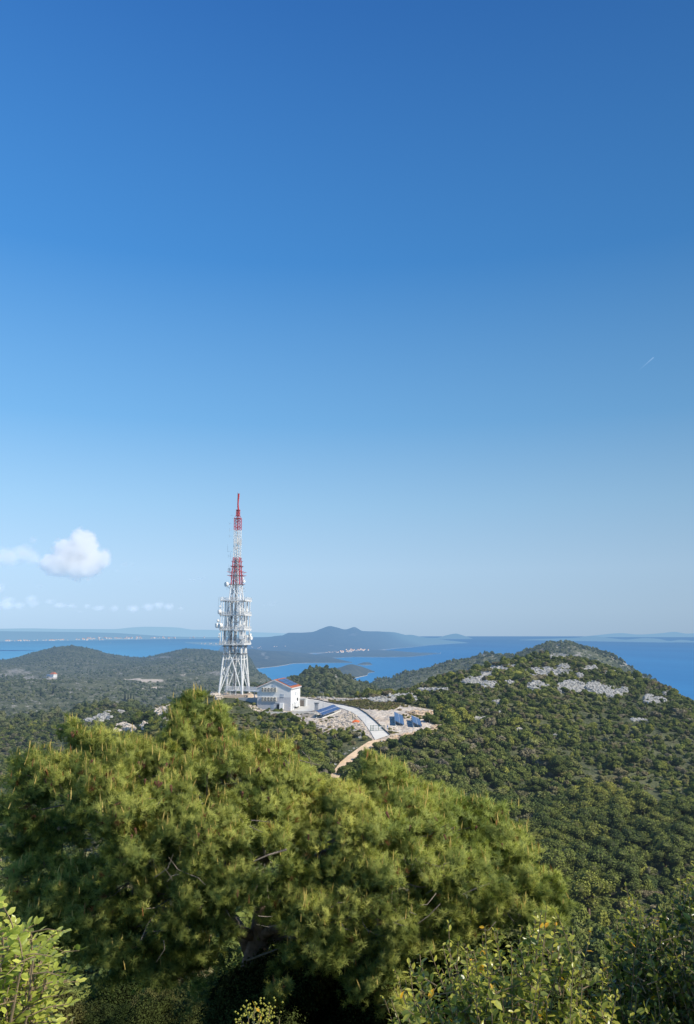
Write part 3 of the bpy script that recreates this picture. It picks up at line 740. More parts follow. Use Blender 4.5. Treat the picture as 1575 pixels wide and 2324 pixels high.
# near hills: shrubs of 2 to 4 m
x, y, z, u, v = scatter(34, 640, 1.8, rs)
r = np.hypot(x, y)
bare = inpoly(u, v, BARE) & (r > 215) & (r < 395)
keep = ~bare & ~(near_path(u, v) & (r > 150) & (r < 300)) & ~(in_rock(u, v) & (r > 220) & (rs.random(len(u)) > 0.12))
dens = 0.72 + 0.5 * fbm(x / 26, y / 26, 3, 51)
keep &= rs.random(len(x)) < np.where(r < 220, 1.0, dens)
x, y, z, u, v, r = [q[keep] for q in (x, y, z, u, v, r)]
s = (0.62 + 1.5 * rs.random(len(x)) ** 2.0) * (1 + 0.45 * fbm(x / 40, y / 40, 2, 77))
edge = inpoly(u, v, [(p[0] + (p[0] - 810) * 0.05, p[1] + (p[1] - 1600) * 0.12) for p in BARE]); s = np.where(edge, s * 0.7, s)
s = np.where((u > 400) & (u < 760) & (r > 240) & (r < 350), s * 0.72, s)
outl = np.interp(u, [p[0] for p in PINE_OUT], [p[1] for p in PINE_OUT])
vis = (v < outl - 3) & (u > 2) & (u < 1573) & (v < 2150)
# the three hundred that show largest are plants of their own
score = np.where(vis & (r > 90), s / r, 0)
ti = np.argsort(-score)[:300]
solo = np.zeros(len(x), bool); solo[ti] = True
SOLO = np.stack([x[solo], y[solo], z[solo], s[solo]], 1)
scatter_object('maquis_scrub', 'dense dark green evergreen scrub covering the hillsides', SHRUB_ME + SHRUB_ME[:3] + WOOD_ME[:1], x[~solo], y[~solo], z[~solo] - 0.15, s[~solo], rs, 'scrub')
SHRUB_LABEL = 'rounded evergreen bush, one of the larger ones in the scrub on the near slopes'
for k, (a, b, c, q) in enumerate(SOLO):
    o = link('evergreen_shrub', SHRUB_ME[k % 5], None, None, (a, b, c - 0.15))
    o.rotation_euler = (0, 0, rs.random() * 6.28); o.scale = (q * (0.9 + 0.3 * rs.random()), q * (0.9 + 0.3 * rs.random()), q * (0.85 + 0.3 * rs.random()))
    tag(o, SHRUB_LABEL, 'shrub', 'evergreen bushes scattered over the near slopes')

# low heath on the station yard, and tufts over its gravel
x, y, z, u, v = scatter(225, 380, 0.85, rs, 0.30)
hp = inpoly(u, v, HEATH); inb = inpoly(u, v, BARE)
tuft = inb & (fbm(x / 7, y / 7, 3, 91) > 0.30) & (rs.random(len(x)) < 0.22)
rd = inpoly(u, v, ROADL + ROADR[::-1]) | inpoly(u, v, zd([(-30, 215), (640, 290), (700, 340), (560, 400), (260, 385), (-30, 300)])) | inpoly(u, v, zd([(-262, 200), (-262, 258), (40, 290), (110, 215)]))
keep = ((hp & (rs.random(len(x)) < 0.85)) | tuft) & ~rd
scatter_object('low_heath', 'low olive brown heath growing on the gravel of the station yard', HEATH_ME, x[keep], y[keep], z[keep], 0.45 + 0.5 * rs.random(keep.sum()), rs, 'heath')

# wooded ridges and the plain beyond: coarser growth
x, y, z, u, v = scatter(600, 1720, 6.2, rs)
r = np.hypot(x, y); keep = ~(in_rock(u, v, 1.0)) & (rs.random(len(x)) < 0.75 + 0.5 * fbm(x / 90, y / 90, 3, 61))
open_ = (u < 560) & (r > 800); keep &= ~(open_ & (rs.random(len(x)) < 0.72 - 0.7 * fbm(x / 120, y / 120, 3, 62)))
i_ = np.clip(np.searchsorted(TH, np.arctan2(x, y)) - 1, 0, nT - 1); j_ = np.clip(np.searchsorted(RR, r) - 1, 0, nR - 1)
keep &= (rockm[i_, j_] < 0.95) & (tan_patch[i_, j_] < 0.4)
x, y, z, u, v, r = [q[keep] for q in (x, y, z, u, v, r)]
s = (1.3 + 1.5 * rs.random(len(x)) ** 2) * np.where(r > 1300, 1.1, 1.0) * (1 + 0.4 * fbm(x / 110, y / 110, 2, 63))
s = np.where((np.abs(u - 710) < 95) & (v < 1545) & (r < 960), s * 1.15, s)
scatter_object('distant_scrub', 'dark scrub and woodland over the hills in the middle distance', FAR_ME, x, y, z - 0.3, s, rs, 'scrub')
x, y, z, u, v = scatter(1720, 4000, 12, rs)
r = np.hypot(x, y); keep = (z > 6) & (rs.random(len(x)) < np.where(r < 2700, 0.3, 0.85) + 0.9 * fbm(x / 300, y / 300, 3, 65))
i_ = np.clip(np.searchsorted(TH, np.arctan2(x, y)) - 1, 0, nT - 1); j_ = np.clip(np.searchsorted(RR, r) - 1, 0, nR - 1)
keep &= (rockm[i_, j_] < 0.95) & (tan_patch[i_, j_] < 0.4)
x, y, z = [q[keep] for q in (x, y, z)]
scatter_object('far_woodland', 'dark wood over the long ridges before the strait on the left', FAR_ME[:3], x, y, z - 1, 1.5 + 1.7 * rs.random(len(x)) ** 2, rs, 'woodland')

# ------------------------------------------------------------------ limestone outcrops
def rock_mesh(pts, sizes, rng, tall=1.0):
    """blocky fissured boulders: each one a cut, tilted block with chipped corners"""
    base = []
    for k in range(7):
        bm = bmesh.new(); bmesh.ops.create_cube(bm, size=1.0)
        bmesh.ops.subdivide_edges(bm, edges=bm.edges[:], cuts=2, use_grid_fill=True)
        for vtx in bm.verts:
            c = vtx.co; l = c.length
            vtx.co = c * (1 - 0.35 * (l - 0.5) / 0.37 * rng.random()) + Vector(rng.normal(size=3)) * 0.07
        vs = np.array([q.co[:] for q in bm.verts]); bm.verts.index_update()
        fs = np.array([[q.index for q in f.verts] for f in bm.faces]); bm.free(); base.append((vs, fs))
    V = []; Fs = []; b = 0
    for p, s in zip(pts, sizes):
        vs, fs = base[rng.integers(0, 7)]
        g = rng.random() * 6.28; cg, sg = math.cos(g), math.sin(g)
        sc = np.array([s * (0.7 + 0.7 * rng.random()), s * (0.7 + 0.7 * rng.random()), s * tall * (0.6 + 0.7 * rng.random())])
        q = vs * sc; tl = rng.normal() * 0.2
        q = np.stack([q[:, 0], q[:, 1] * math.cos(tl) - q[:, 2] * math.sin(tl), q[:, 1] * math.sin(tl) + q[:, 2] * math.cos(tl)], 1)
        q = np.stack([q[:, 0] * cg - q[:, 1] * sg, q[:, 0] * sg + q[:, 1] * cg, q[:, 2]], 1) + np.array(p)
        V.append(q); Fs.append(fs + b); b += len(q)
    return np_mesh('rock outcrop', np.concatenate(V), np.concatenate(Fs))

def outcrop(u, v, du, dv, rng, size, n, mat, label, tall=1.0, cat='rock outcrop', group=None, name='rock_outcrop', r0=200.0, kind=None, poly=None):
    pts = []; sz = []
    for k in range(n * 3):
        if len(pts) >= n: break
        if poly is not None:
            us = [p[0] for p in poly]; vs = [p[1] for p in poly]
            a = rng.uniform(min(us), max(us)); b = rng.uniform(min(vs), max(vs))
            if not bool(inpoly(np.array(a), np.array(b), poly)): continue
        else:
            g = rng.random() * 6.283; q = math.sqrt(rng.random()) * (0.8 + 0.5 * rng.random())
            a = u + du * q * math.cos(g); b = v + dv * q * math.sin(g)
        p = ground(a, b, r0)
        if p is None or p.length > 4000: continue
        s = size * (0.4 + 1.1 * rng.random() ** 2)
        pts.append((p.x, p.y, p.z + s * 0.12)); sz.append(s)
    if not pts: return None
    o = link(name, rock_mesh(pts, sz, rng, tall), mat)
    return tag(o, label, cat, group, kind)

rk = np.random.default_rng(33)
for (u, v, du, dv) in R_HILL:
    big = du * dv > 60
    outcrop(u, v, du, dv, rk, 1.3 if v < 1590 else 0.85, int(min(330, 12 + du * dv * 2.0)), M['rock'],
            'wide fissured slab of grey white limestone near the top of the right hill' if big else 'small grey white limestone outcrop between the bushes of the right hill',
            1.15 if 1550 < v < 1585 else 0.8, group='limestone outcrops on the right hill')
for (u, v, du, dv) in L_FLANK:
    outcrop(u, v, du, dv, rk, 1.4, int(min(150, 12 + du * dv * 1.2)), M['rubble'], 'white limestone outcrop on the left flank of the mast hill, behind the pine', 0.8, group='limestone outcrops on the left flank')
for (u, v, du, dv) in M_ROCK:
    outcrop(u, v, du, dv, rk, 2.6, int(min(60, 8 + du * dv * 0.4)), M['rock'], 'white limestone outcrop on the wooded spur beyond the pine', 0.7, group='limestone outcrops on the wooded spur')

# ------------------------------------------------------------------ pines and cypresses that stand apart on the slopes
def pine_parts(seed, h=1.0):
    rg = np.random.default_rng(seed)
    L = [(0, 0, 0.80, 0.20)]
    for k in range(11):
        g = 2.4 * k + rg.random(); q = 0.12 + 0.30 * rg.random(); L.append((math.cos(g) * q, math.sin(g) * q, 0.42 + 0.38 * rg.random() * (1.1 - q), 0.13 + 0.09 * rg.random()))
    L = [(a * h, b * h, c * h, d * h) for a, b, c, d in L]
    crown = clump_mesh('pine crown', L, rg, 4200 / h ** 2, 0.022 * h, shade=(0.45, 1.35))
    t = MB(); t.tube([(0, 0, -0.08 * h), (0.01 * h, 0, 0.25 * h), (0.03 * h, 0.02 * h, 0.5 * h), (0, 0, 0.8 * h)], [0.03 * h, 0.024 * h, 0.018 * h, 0.008 * h], 7)
    for (a, b, c, d) in L[1:8]: t.tube([(0.02 * h, 0.01 * h, c * 0.75), (a * 0.6, b * 0.6, c * 0.92), (a, b, c)], [0.012 * h, 0.008 * h, 0.004 * h], 5)
    return crown, t.mesh('pine trunk')
PINES = [pine_parts(60 + k) for k in range(4)]
for cme, tme in PINES: cme.materials.append(M['tree']); tme.materials.append(M['bark'])
def pine_tree(p, h, k, label, group, rng):
    e = empty('pine_tree', p, rng.random() * 6.28); e.scale = (h * 1.12, h * 1.12, h)
    tag(e, label, 'tree', group)
    link('trunk', PINES[k][1], None, e); link('crown', PINES[k][0], None, e)
    return e
rp = np.random.default_rng(71)
spots = []
x, y, z, u, v = scatter(78, 245, 4.3, rp, 0.45)
r = np.hypot(x, y); outl = np.interp(u, [p[0] for p in PINE_OUT], [p[1] for p in PINE_OUT])
wood = ((u > 900) & (v > 1905 - np.clip((u - 1200) * 0.55, -60, 190)) & (v < 2160)) | ((u < 260) & (v > 1690) & (v < 2100))
ok = wood & (v < outl + 60) & (u > -20) & (u < 1600)
for a, b, c, uu, rr_ in zip(x[ok], y[ok], z[ok], u[ok], r[ok]): spots.append((a, b, c, uu))
rp.shuffle(spots)
kept = []
for q in spots:
    if all((q[0] - w_[0]) ** 2 + (q[1] - w_[1]) ** 2 > 4.2 ** 2 for w_ in kept): kept.append(q)
kept = kept[:190]
for n_, (a, b, c, uu) in enumerate(kept):
    right = uu > 700
    pine_tree((a, b, c - 0.3), 5.6 + 3.2 * rp.random(), n_ % 4, 'bushy pine in the wood filling the valley on the right' if right else 'bushy pine in the wood on the slope at the left edge', 'pines in the right valley' if right else 'pines on the left slope', rp)
# lone dark trees standing out of the scrub on the right hill
for (uu, vv, hh) in [(1268, 1768, 7.5), (1252, 1750, 6), (1085, 1765, 6), (1098, 1700, 4.5), (1440, 1742, 6), (1392, 1752, 5.5), (1215, 1815, 6), (1300, 1700, 4), (1170, 1700, 4)]:
    p = ground(uu, vv)
    if p: pine_tree((p.x, p.y, p.z - 0.3), hh, 0, 'dark tree standing taller than the scrub on the right hill', 'tall dark trees in the scrub of the right hill', rp)
cyp = clump_mesh('cypress crown', [(0, 0, 0.12 + 0.11 * k, 0.085 - 0.0075 * k) for k in range(8)], rv, 3200, 0.05, shade=(0.6, 1.2)); cyp.materials.append(M['cypress'])
ctm = MB().tube([(0, 0, -0.05), (0, 0, 0.3)], [0.018, 0.012], 6).mesh('cypress trunk'); ctm.materials.append(M['bark'])
def cypress(p, h, label, group):
    e = empty('cypress_tree', p, 0); e.scale = (h * 1.25, h * 1.25, h); tag(e, label, 'tree', group)
    link('trunk', ctm, None, e); link('crown', cyp, None, e)
for (uu, vv, hh) in [(1391, 1960, 9.5), (1428, 1975, 7.5), (1530, 1985, 7)]:
    p = ground(uu, vv); cypress((p.x, p.y, p.z), hh, 'slim dark cypress rising out of the pine wood on the right', 'cypresses in the right valley')
for (uu, vv, hh) in [(283, 1591, 22), (290, 1592, 18), (296, 1592, 20), (303, 1592, 17), (92, 1583, 18), (120, 1576, 20)]:
    p = ground(uu, vv, 700); cypress((p.x, p.y, p.z), hh * p.xy.length / 1300 * 0.7, 'slim dark cypress in the scrubby plain on the left', 'cypresses in the left plain')

# ------------------------------------------------------------------ the big pine in front
TUFTS = []
rt = np.random.default_rng(81)
for k in range(10):
    n = 34
    zb = rt.random(n) * 0.06; ang = R(22) + R(52) * rt.random(n); az = rt.random(n) * 6.283; ln = 0.055 + 0.03 * rt.random(n)
    d = np.stack([np.sin(ang) * np.cos(az), np.sin(ang) * np.sin(az), np.cos(ang)], 1)
    side = np.cross(d, rt.normal(size=(n, 3))); side /= np.linalg.norm(side, axis=1)[:, None]
    b0 = np.stack([np.zeros(n), np.zeros(n), zb], 1)
    wd = 0.0021
    tri = np.stack([b0 - side * wd, b0 + side * wd, b0 + d * ln[:, None]], 1)
    TUFTS.append(tri)
PINE_LOBES = [
    # leader
    (443, 1600, 12.6, .24), (430, 1632, 12.6, .30), (480, 1628, 12.6, .24), (470, 1660, 12.5, .36), (420, 1690, 12.4, .42), (490, 1650, 12.6, .25), (450, 1740, 12.3, .50), (395, 1640, 12.5, .2), (512, 1690, 12.4, .25),
    # left shoulder
    (165, 1662, 12.4, .18), (195, 1680, 12.3, .26), (225, 1718, 12.1, .42), (285, 1732, 12.2, .38), (325, 1728, 12.1, .36), (75, 1745, 12.3, .30), (110, 1765, 12.0, .45), (135, 1815, 11.7, .62), (55, 1820, 12.1, .40), (45, 1890, 12.2, .40), (75, 1945, 12.2, .42), (25, 1860, 12.4, .25), (120, 1905, 12.3, .5), (60, 2000, 12.2, .32),
    # middle
    (262, 1850, 11.0, .5), (285, 1930, 10.9, .46), (240, 1800, 11.3, .45), (300, 1760, 11.8, .55), (225, 1785, 11.8, .55), (345, 1815, 11.4, .62), (372, 1742, 11.9, .38), (450, 1805, 11.6, .62), (530, 1760, 11.9, .52), (570, 1725, 12.1, .38), (630, 1720, 12.2, .32), (600, 1790, 11.7, .55), (665, 1790, 11.8, .48), (550, 1870, 11.2, .68), (425, 1900, 11.0, .62), (640, 1870, 11.3, .55), (715, 1820, 12.0, .36), (700, 1850, 11.6, .5), (300, 1880, 11.4, .50), (500, 1935, 10.9, .55), (345, 1950, 11.2, .5),
    # right half
    (850, 1745, 12.0, .28), (815, 1795, 11.9, .34), (870, 1790, 11.9, .42), (765, 1835, 11.8, .40), (800, 1845, 11.6, .55), (905, 1825, 11.9, .48), (965, 1835, 12.1, .42), (1010, 1835, 12.2, .32), (750, 1915, 11.2, .58), (860, 1915, 11.2, .65), (950, 1905, 11.5, .55), (1040, 1890, 11.8, .50), (1095, 1865, 12.1, .36), (1135, 1895, 12.0, .38), (1170, 1935, 11.9, .42), (1190, 1985, 11.9, .42), (1235, 2010, 12.1, .28), (1255, 2045, 12.1, .22),
    (1110, 1970, 11.5, .58), (1020, 1985, 11.2, .62), (920, 2005, 10.9, .60), (820, 2010, 10.9, .55), (1160, 2055, 11.7, .45), (1080, 2060, 11.5, .5), (980, 2085, 11.1, .52), (720, 1995, 10.8, .52), (880, 2085, 10.9, .48), (780, 2080, 10.8, .45), (1215, 2090, 12, .35),
    # lower tiers
    (600, 1955, 10.8, .55), (640, 2035, 10.8, .46), (540, 2010, 10.9, .40), (470, 2010, 10.9, .5), (380, 2040, 11.0, .48), (280, 2000, 11.3, .48), (190, 2010, 11.6, .45), (130, 2050, 11.8, .42), (230, 2075, 11.4, .45), (320, 2110, 11.2, .42), (420, 2105, 11.1, .42), (490, 2090, 11.2, .34), (712, 2100, 10.7, .40), (720, 2150, 10.8, .36), (655, 2185, 10.9, .2), (800, 2150, 10.9, .40), (880, 2160, 11.0, .38), (845, 2235, 11.0, .34), (900, 2290, 11.1, .25), (960, 2165, 11.2, .4), (1060, 2140, 11.5, .4), (450, 2170, 11.6, .30), (360, 2165, 11.6, .34), (200, 2125, 11.6, .42), (280, 2155, 11.4, .42), (360, 2195, 11.4, .36), (130, 2110, 12, .38), (430, 2165, 11.4, .36), (90, 2065, 12, .42), (470, 2060, 11.6, .4), (640, 2245, 10.9, .14)]
PINE_LOBES = [(u, v, r + (1.1 if (u < 262 and 1830 < v < 2000) else 0.45 if (640 <= u <= 725 and 1835 < v < 2040) else 0), q) for u, v, r, q in PINE_LOBES]
BASE = at(553, 2368, 12.6); BASE.z = float(H(BASE.x, BASE.y)) - 0.1
pine = empty('pine_tree', BASE)
tag(pine, 'big spreading pine with yellow green needles filling the foreground below the mast', 'tree')
B0 = np.array(BASE)
trunk = [at(553, 2368, 12.6), at(562, 2250, 12.6), at(577, 2180, 12.55), at(590, 2130, 12.5), at(598, 2060, 12.5), at(600, 1960, 12.5), at(570, 1850, 12.5), at(510, 1760, 12.5), at(455, 1680, 12.6), at(447, 1600, 12.6)]
trunk[0] = BASE.copy()
tl = [p - BASE for p in trunk]
MB().tube(tl, [0.22, 0.19, 0.17, 0.155, 0.14, 0.12, 0.11, 0.08, 0.045, 0.015], 12).build('trunk', M['bark'], pine, smooth=True)
fork = at(560, 2140, 12.65)
limbs = MB()
limbs.tube([tl[2] + Vector((0, 0, 0)), at(552, 2120, 12.7) - BASE, at(520, 2075, 12.8) - BASE, at(450, 2040, 12.6) - BASE], [0.12, 0.095, 0.07, 0.05], 8)
for tgt in [(1000, 1990, 12.3), (1120, 1960, 12.3), (860, 1900, 12.2), (900, 2060, 11.6), (760, 1850, 12.2), (300, 1850, 12.2), (130, 1880, 12.3), (240, 2020, 12.0), (400, 1900, 11.8), (660, 1850, 12.1), (700, 2060, 11.4), (960, 2130, 11.6)]:
    st = tl[3 + (0 if tgt[1] > 1950 else 1)] if tgt[1] > 1880 else tl[5]
    en = at(*tgt) - BASE; mid = (st + en) / 2 + Vector((0, 0, 0.25 if tgt[1] < 2000 else -0.05))
    limbs.tube([st, st.lerp(mid, 0.5) + Vector((0, 0, 0.05)), mid, mid.lerp(en, 0.55), en], [0.085, 0.075, 0.06, 0.045, 0.025], 7)
limbs.build('limb', M['bark'], pine, smooth=True)
twigs = MB()
axes = [np.array(p) for p in tl]
TP = []; TD = []; TK = []; TN = []
allp = []
for li, (u, v, r, rad) in enumerate(PINE_LOBES):
    allp.append((np.array(at(u, v, r)), rad, 0))
    if rad > 0.4:                                    # the far side of the crown
        for q in range(2):
            allp.append((np.array(at(u + rt.normal() * 40, v + 22 + abs(rt.normal()) * 25, r + 0.7 + 1.7 * rt.random())), rad * 0.95, 1))
for (u, v, r, rad) in [(170, 2120, 13.6, .7), (260, 2200, 13.6, .7), (380, 2230, 14, .7), (480, 2200, 14.2, .7), (700, 2190, 14, .7), (820, 2240, 14, .7), (940, 2250, 13.8, .7), (1040, 2230, 13.6, .7), (640, 2120, 13.8, .6), (520, 2120, 13.8, .6)]: allp.append((np.array(at(u, v, r)), rad, 1))
ctr = np.array(at(610, 1960, 12.6))
for (c, rad, back) in allp:
    rad *= 0.80; ns = max(5, int(38 * rad)) if not back else max(4, int(14 * rad))
    out = c - ctr; out /= np.linalg.norm(out)
    root = c - out * rad * 0.9 - np.array([0, 0, rad * 0.25])
    for s_ in range(ns):
        d = rt.normal(size=3); d /= np.linalg.norm(d)
        d = d + 0.30 * out + np.array([0, 0, 0.25]); d /= np.linalg.norm(d)
        L_ = rad * (0.70 + 0.5 * rt.random())
        tip = c + d * L_ * np.array([1.08, 1, 0.92]); st = c - out * rad * 0.35 + d * rad * 0.15
        up = np.array([0, 0, 1.0])
        bend = (st + tip) / 2 - np.array([0, 0, 0.05])
        if s_ % 2 == 0 and not back: twigs.tube([Vector(st - B0), Vector(bend - B0), Vector(tip - B0)], [0.011, 0.008, 0.003], 4, False)
        nt_ = int(46 * (0.6 + 0.8 * rad)) if not back else int(20 * (0.6 + 0.8 * rad))
        sp = 0.09 + 0.22 * rad
        for q in range(nt_):
            a = rt.random() ** 0.7
            p = bend + (tip - bend) * a + rt.normal(size=3) * sp * 0.42 * np.array([1, 1, 0.7])
            dd = d * 0.75 + np.array([0, 0, 0.55]) + rt.normal(size=3) * 0.45
            TP.append(p); TD.append(dd)
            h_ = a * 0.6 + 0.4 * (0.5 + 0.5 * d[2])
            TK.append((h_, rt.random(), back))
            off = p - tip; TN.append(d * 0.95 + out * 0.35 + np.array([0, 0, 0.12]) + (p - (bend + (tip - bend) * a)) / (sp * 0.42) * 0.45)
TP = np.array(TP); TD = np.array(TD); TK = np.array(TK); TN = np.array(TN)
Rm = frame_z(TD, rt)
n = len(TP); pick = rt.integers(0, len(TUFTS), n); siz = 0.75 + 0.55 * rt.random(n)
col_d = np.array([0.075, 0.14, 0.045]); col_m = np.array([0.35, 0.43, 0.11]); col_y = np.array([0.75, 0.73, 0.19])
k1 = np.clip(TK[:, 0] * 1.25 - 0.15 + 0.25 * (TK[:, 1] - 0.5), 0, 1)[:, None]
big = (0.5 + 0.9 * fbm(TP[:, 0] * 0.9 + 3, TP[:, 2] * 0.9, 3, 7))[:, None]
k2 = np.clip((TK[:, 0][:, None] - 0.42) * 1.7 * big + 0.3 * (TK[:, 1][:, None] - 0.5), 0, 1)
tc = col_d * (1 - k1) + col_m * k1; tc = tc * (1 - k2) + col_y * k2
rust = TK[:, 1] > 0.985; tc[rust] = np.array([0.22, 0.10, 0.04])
VV = np.zeros((n, 34 * 3, 3), np.float32); CC = np.zeros((n, 34 * 3, 3), np.float32)
for k in range(len(TUFTS)):
    m_ = pick == k
    T_ = TUFTS[k].reshape(-1, 3)
    VV[m_] = np.einsum('nij,kj->nki', Rm[m_], T_) * siz[m_][:, None, None] + (TP[m_] - B0)[:, None, :]
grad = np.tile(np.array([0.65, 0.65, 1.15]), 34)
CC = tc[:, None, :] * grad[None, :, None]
VN = np.repeat(TN + 0.35 * rt.normal(size=(n, 3)), 102, 0).astype(np.float32)
VF = VV.reshape(-1, 3)
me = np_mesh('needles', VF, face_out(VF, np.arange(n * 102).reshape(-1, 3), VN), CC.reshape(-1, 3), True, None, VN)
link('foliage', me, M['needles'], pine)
print('pine tufts', n)
# upright young shoots
sel = (TK[:, 2] == 0) & (TK[:, 0] > 0.72) & (rt.random(n) < 0.17)
SP = TP[sel]; m = len(SP)
d = np.stack([rt.normal(size=m) * 0.18, rt.normal(size=m) * 0.18, np.ones(m)], 1)
Rf = frame_z(d, rt); ln = 0.07 + 0.09 * rt.random(m)
q = np.array([[1, 0, 0], [-.5, .87, 0], [-.5, -.87, 0], [1.2, 0, .5], [-.6, 1.04, .5], [-.6, -1.04, .5], [0, 0, 1.]])
qs = np.stack([np.full(m, 0.0065), np.full(m, 0.0065), ln], 1)
P = np.einsum('nij,nkj->nki', Rf, q[None] * qs[:, None, :]) + (SP - B0)[:, None, :] + np.array([0, 0, 0.04])
fb = np.array([[0, 1, 4], [0, 4, 3], [1, 2, 5], [1, 5, 4], [2, 0, 3], [2, 3, 5], [3, 4, 6], [4, 5, 6], [5, 3, 6]])
fc = (np.arange(m)[:, None, None] * 7 + fb[None]).reshape(-1, 3)
cc = np.where((rt.random(m) < 0.06)[:, None], np.array([[0.45, 0.20, 0.08]]), np.array([[0.62, 0.48, 0.16]]))
me = np_mesh('shoots', P.reshape(-1, 3), fc, np.repeat(cc, 7, 0)); o = link('young_shoots', me, M['needles'], pine); tag(o, None, None, None, 'stuff')
# dead twigs and bare branch ends that show through the crown
for (u, v, r, n_) in [(690, 1720, 11.7, 10), (580, 1880, 10.7, 5), (900, 2090, 10.6, 14), (830, 2130, 10.7, 14), (400, 1990, 10.6, 10), (520, 2070, 10.8, 6), (350, 2105, 10.8, 8), (1010, 2010, 10.7, 8), (760, 2060, 10.6, 8), (1110, 2080, 11.2, 6), (860, 2170, 10.8, 10), (330, 1830, 10.9, 5), (200, 1900, 11.2, 6), (960, 1960, 10.8, 8), (640, 2110, 10.6, 6)]:
    for q in range(max(2, n_ // 2)):
        a = np.array(at(u + rt.normal() * 26, v + rt.normal() * 16, r)); d = rt.normal(size=3) * np.array([1, 0.6, 0.7]); d /= np.linalg.norm(d); l = 0.14 + 0.25 * rt.random()
        b = a + d * l; c_ = a + d * l * 0.5 + rt.normal(size=3) * 0.03
        twigs.tube([Vector(a - B0), Vector(c_ - B0), Vector(b - B0)], [0.006, 0.005, 0.002], 4, False)
for pts in [[(655, 2140, 11.2), (690, 2118, 11.2), (730, 2095, 11.3), (752, 2062, 11.5)], [(575, 1955, 10.6), (610, 1940, 10.6), (650, 1928, 10.7)], [(1050, 2030, 10.8), (1090, 2012, 10.8), (1120, 2002, 11.2)], [(380, 2105, 10.9), (400, 2085, 10.9), (418, 2065, 11.0)], [(640, 2150, 11), (600, 2165, 11.2), (560, 2180, 11.5)]]:
    twigs.tube([at(*p) - BASE for p in pts], [0.006, 0.011, 0.015, 0.010][:len(pts)], 6)
o = twigs.build('dead_twigs', M['twig'], pine); tag(o, None, None, None, 'stuff')
# cones
bm = bmesh.new(); bmesh.ops.create_uvsphere(bm, u_segments=10, v_segments=8, radius=0.5)
for vtx in bm.verts:
    t = vtx.co.z + 0.5; k = (1.15 - 0.75 * t) * (1 + (0.12 if (int(t * 8) + int(math.atan2(vtx.co.y, vtx.co.x) * 3)) % 2 else -0.05))
    vtx.co.x *= k * 0.55; vtx.co.y *= k * 0.55
cme = bpy.data.meshes.new('pine cone'); bm.to_mesh(cme); bm.free(); cme.materials.append(M['cone'])
def zc(pts): return [((x / 1.125) / 1.7625, (2700 + y / 1.125) / 1.7625) for x, y in pts]
CONES = zc([(625, 405), (637, 402), (648, 408), (748, 410), (762, 408), (712, 490), (718, 497), (652, 482), (770, 512), (528, 580), (522, 630), (577, 605), (945, 228), (955, 225), (985, 245), (993, 252), (1001, 258), (965, 298), (935, 232), (205, 475), (232, 490), (305, 550), (408, 395), (323, 268), (330, 265), (345, 262), (510, 475), (590, 735), (610, 705), (700, 490), (1140, 430), (1160, 425), (1170, 430), (1090, 538), (955, 590), (890, 725), (985, 718), (1068, 985), (1210, 560), (1280, 405), (1210, 345)])
CONES += [(770, 1870), (820, 1830), (930, 1880), (1010, 1900), (1080, 1880), (880, 1850), (1140, 1920), (700, 1900), (990, 1860)]
for (u, v) in CONES:
    d = np.array(at(u, v, 12.0)) - CAM; d /= np.linalg.norm(d)
    t = (TP - CAM) @ d; dist = np.linalg.norm((TP - CAM) - t[:, None] * d, axis=1)
    near = dist < 0.10
    tt = (np.percentile(t[near], 4) - 0.04) if near.any() else 12.0
    p = CAM + d * tt
    o = link('pine_cone', cme, None, pine, Vector(p - B0))
    s_ = 0.075 + 0.03 * rt.random(); o.scale = (s_ * 0.8, s_ * 0.8, s_ * 1.05); o.rotation_euler = (math.pi + rt.normal() * 0.35, rt.normal() * 0.4, rt.random() * 6)

# ------------------------------------------------------------------ broad leaved bushes at the viewpoint
LT = np.array([[0, 0, 0], [-.34, .28, .10], [-.36, .62, .10], [0, 1, -.04], [.36, .62, .10], [.34, .28, .10], [0, .3, 0], [0, .65, 0]])
LF = np.array([[0, 6, 1], [1, 6, 7], [1, 7, 2], [2, 7, 3], [0, 5, 6], [5, 4, 7], [5, 7, 6], [4, 3, 7]])
LTR = np.array([[0, 0, 0], [-.40, .24, .08], [-.46, .68, .08], [0, 1, -.06], [.46, .68, .08], [.40, .24, .08], [0, .28, 0], [0, .68, -.02]])
def leaves_mesh(name, P, D, Nn, ln, wd, cols, LT=LT):
    D = D / np.linalg.norm(D, axis=1)[:, None]
    S = np.cross(D, Nn); S /= np.linalg.norm(S, axis=1)[:, None]; Z = np.cross(S, D)
    V = P[:, None, :] + LT[None, :, 0:1] * S[:, None, :] * wd[:, None, None] + LT[None, :, 1:2] * D[:, None, :] * ln[:, None, None] + LT[None, :, 2:3] * Z[:, None, :] * wd[:, None, None]
    F_ = (np.arange(len(P))[:, None, None] * 8 + LF[None]).reshape(-1, 3)
    cv = np.array([.8, 1, 1.05, 1.1, 1.05, 1, .85, .95])
    return np_mesh(name, V.reshape(-1, 3), F_, (cols[:, None, :] * cv[None, :, None]).reshape(-1, 3), smooth=False)

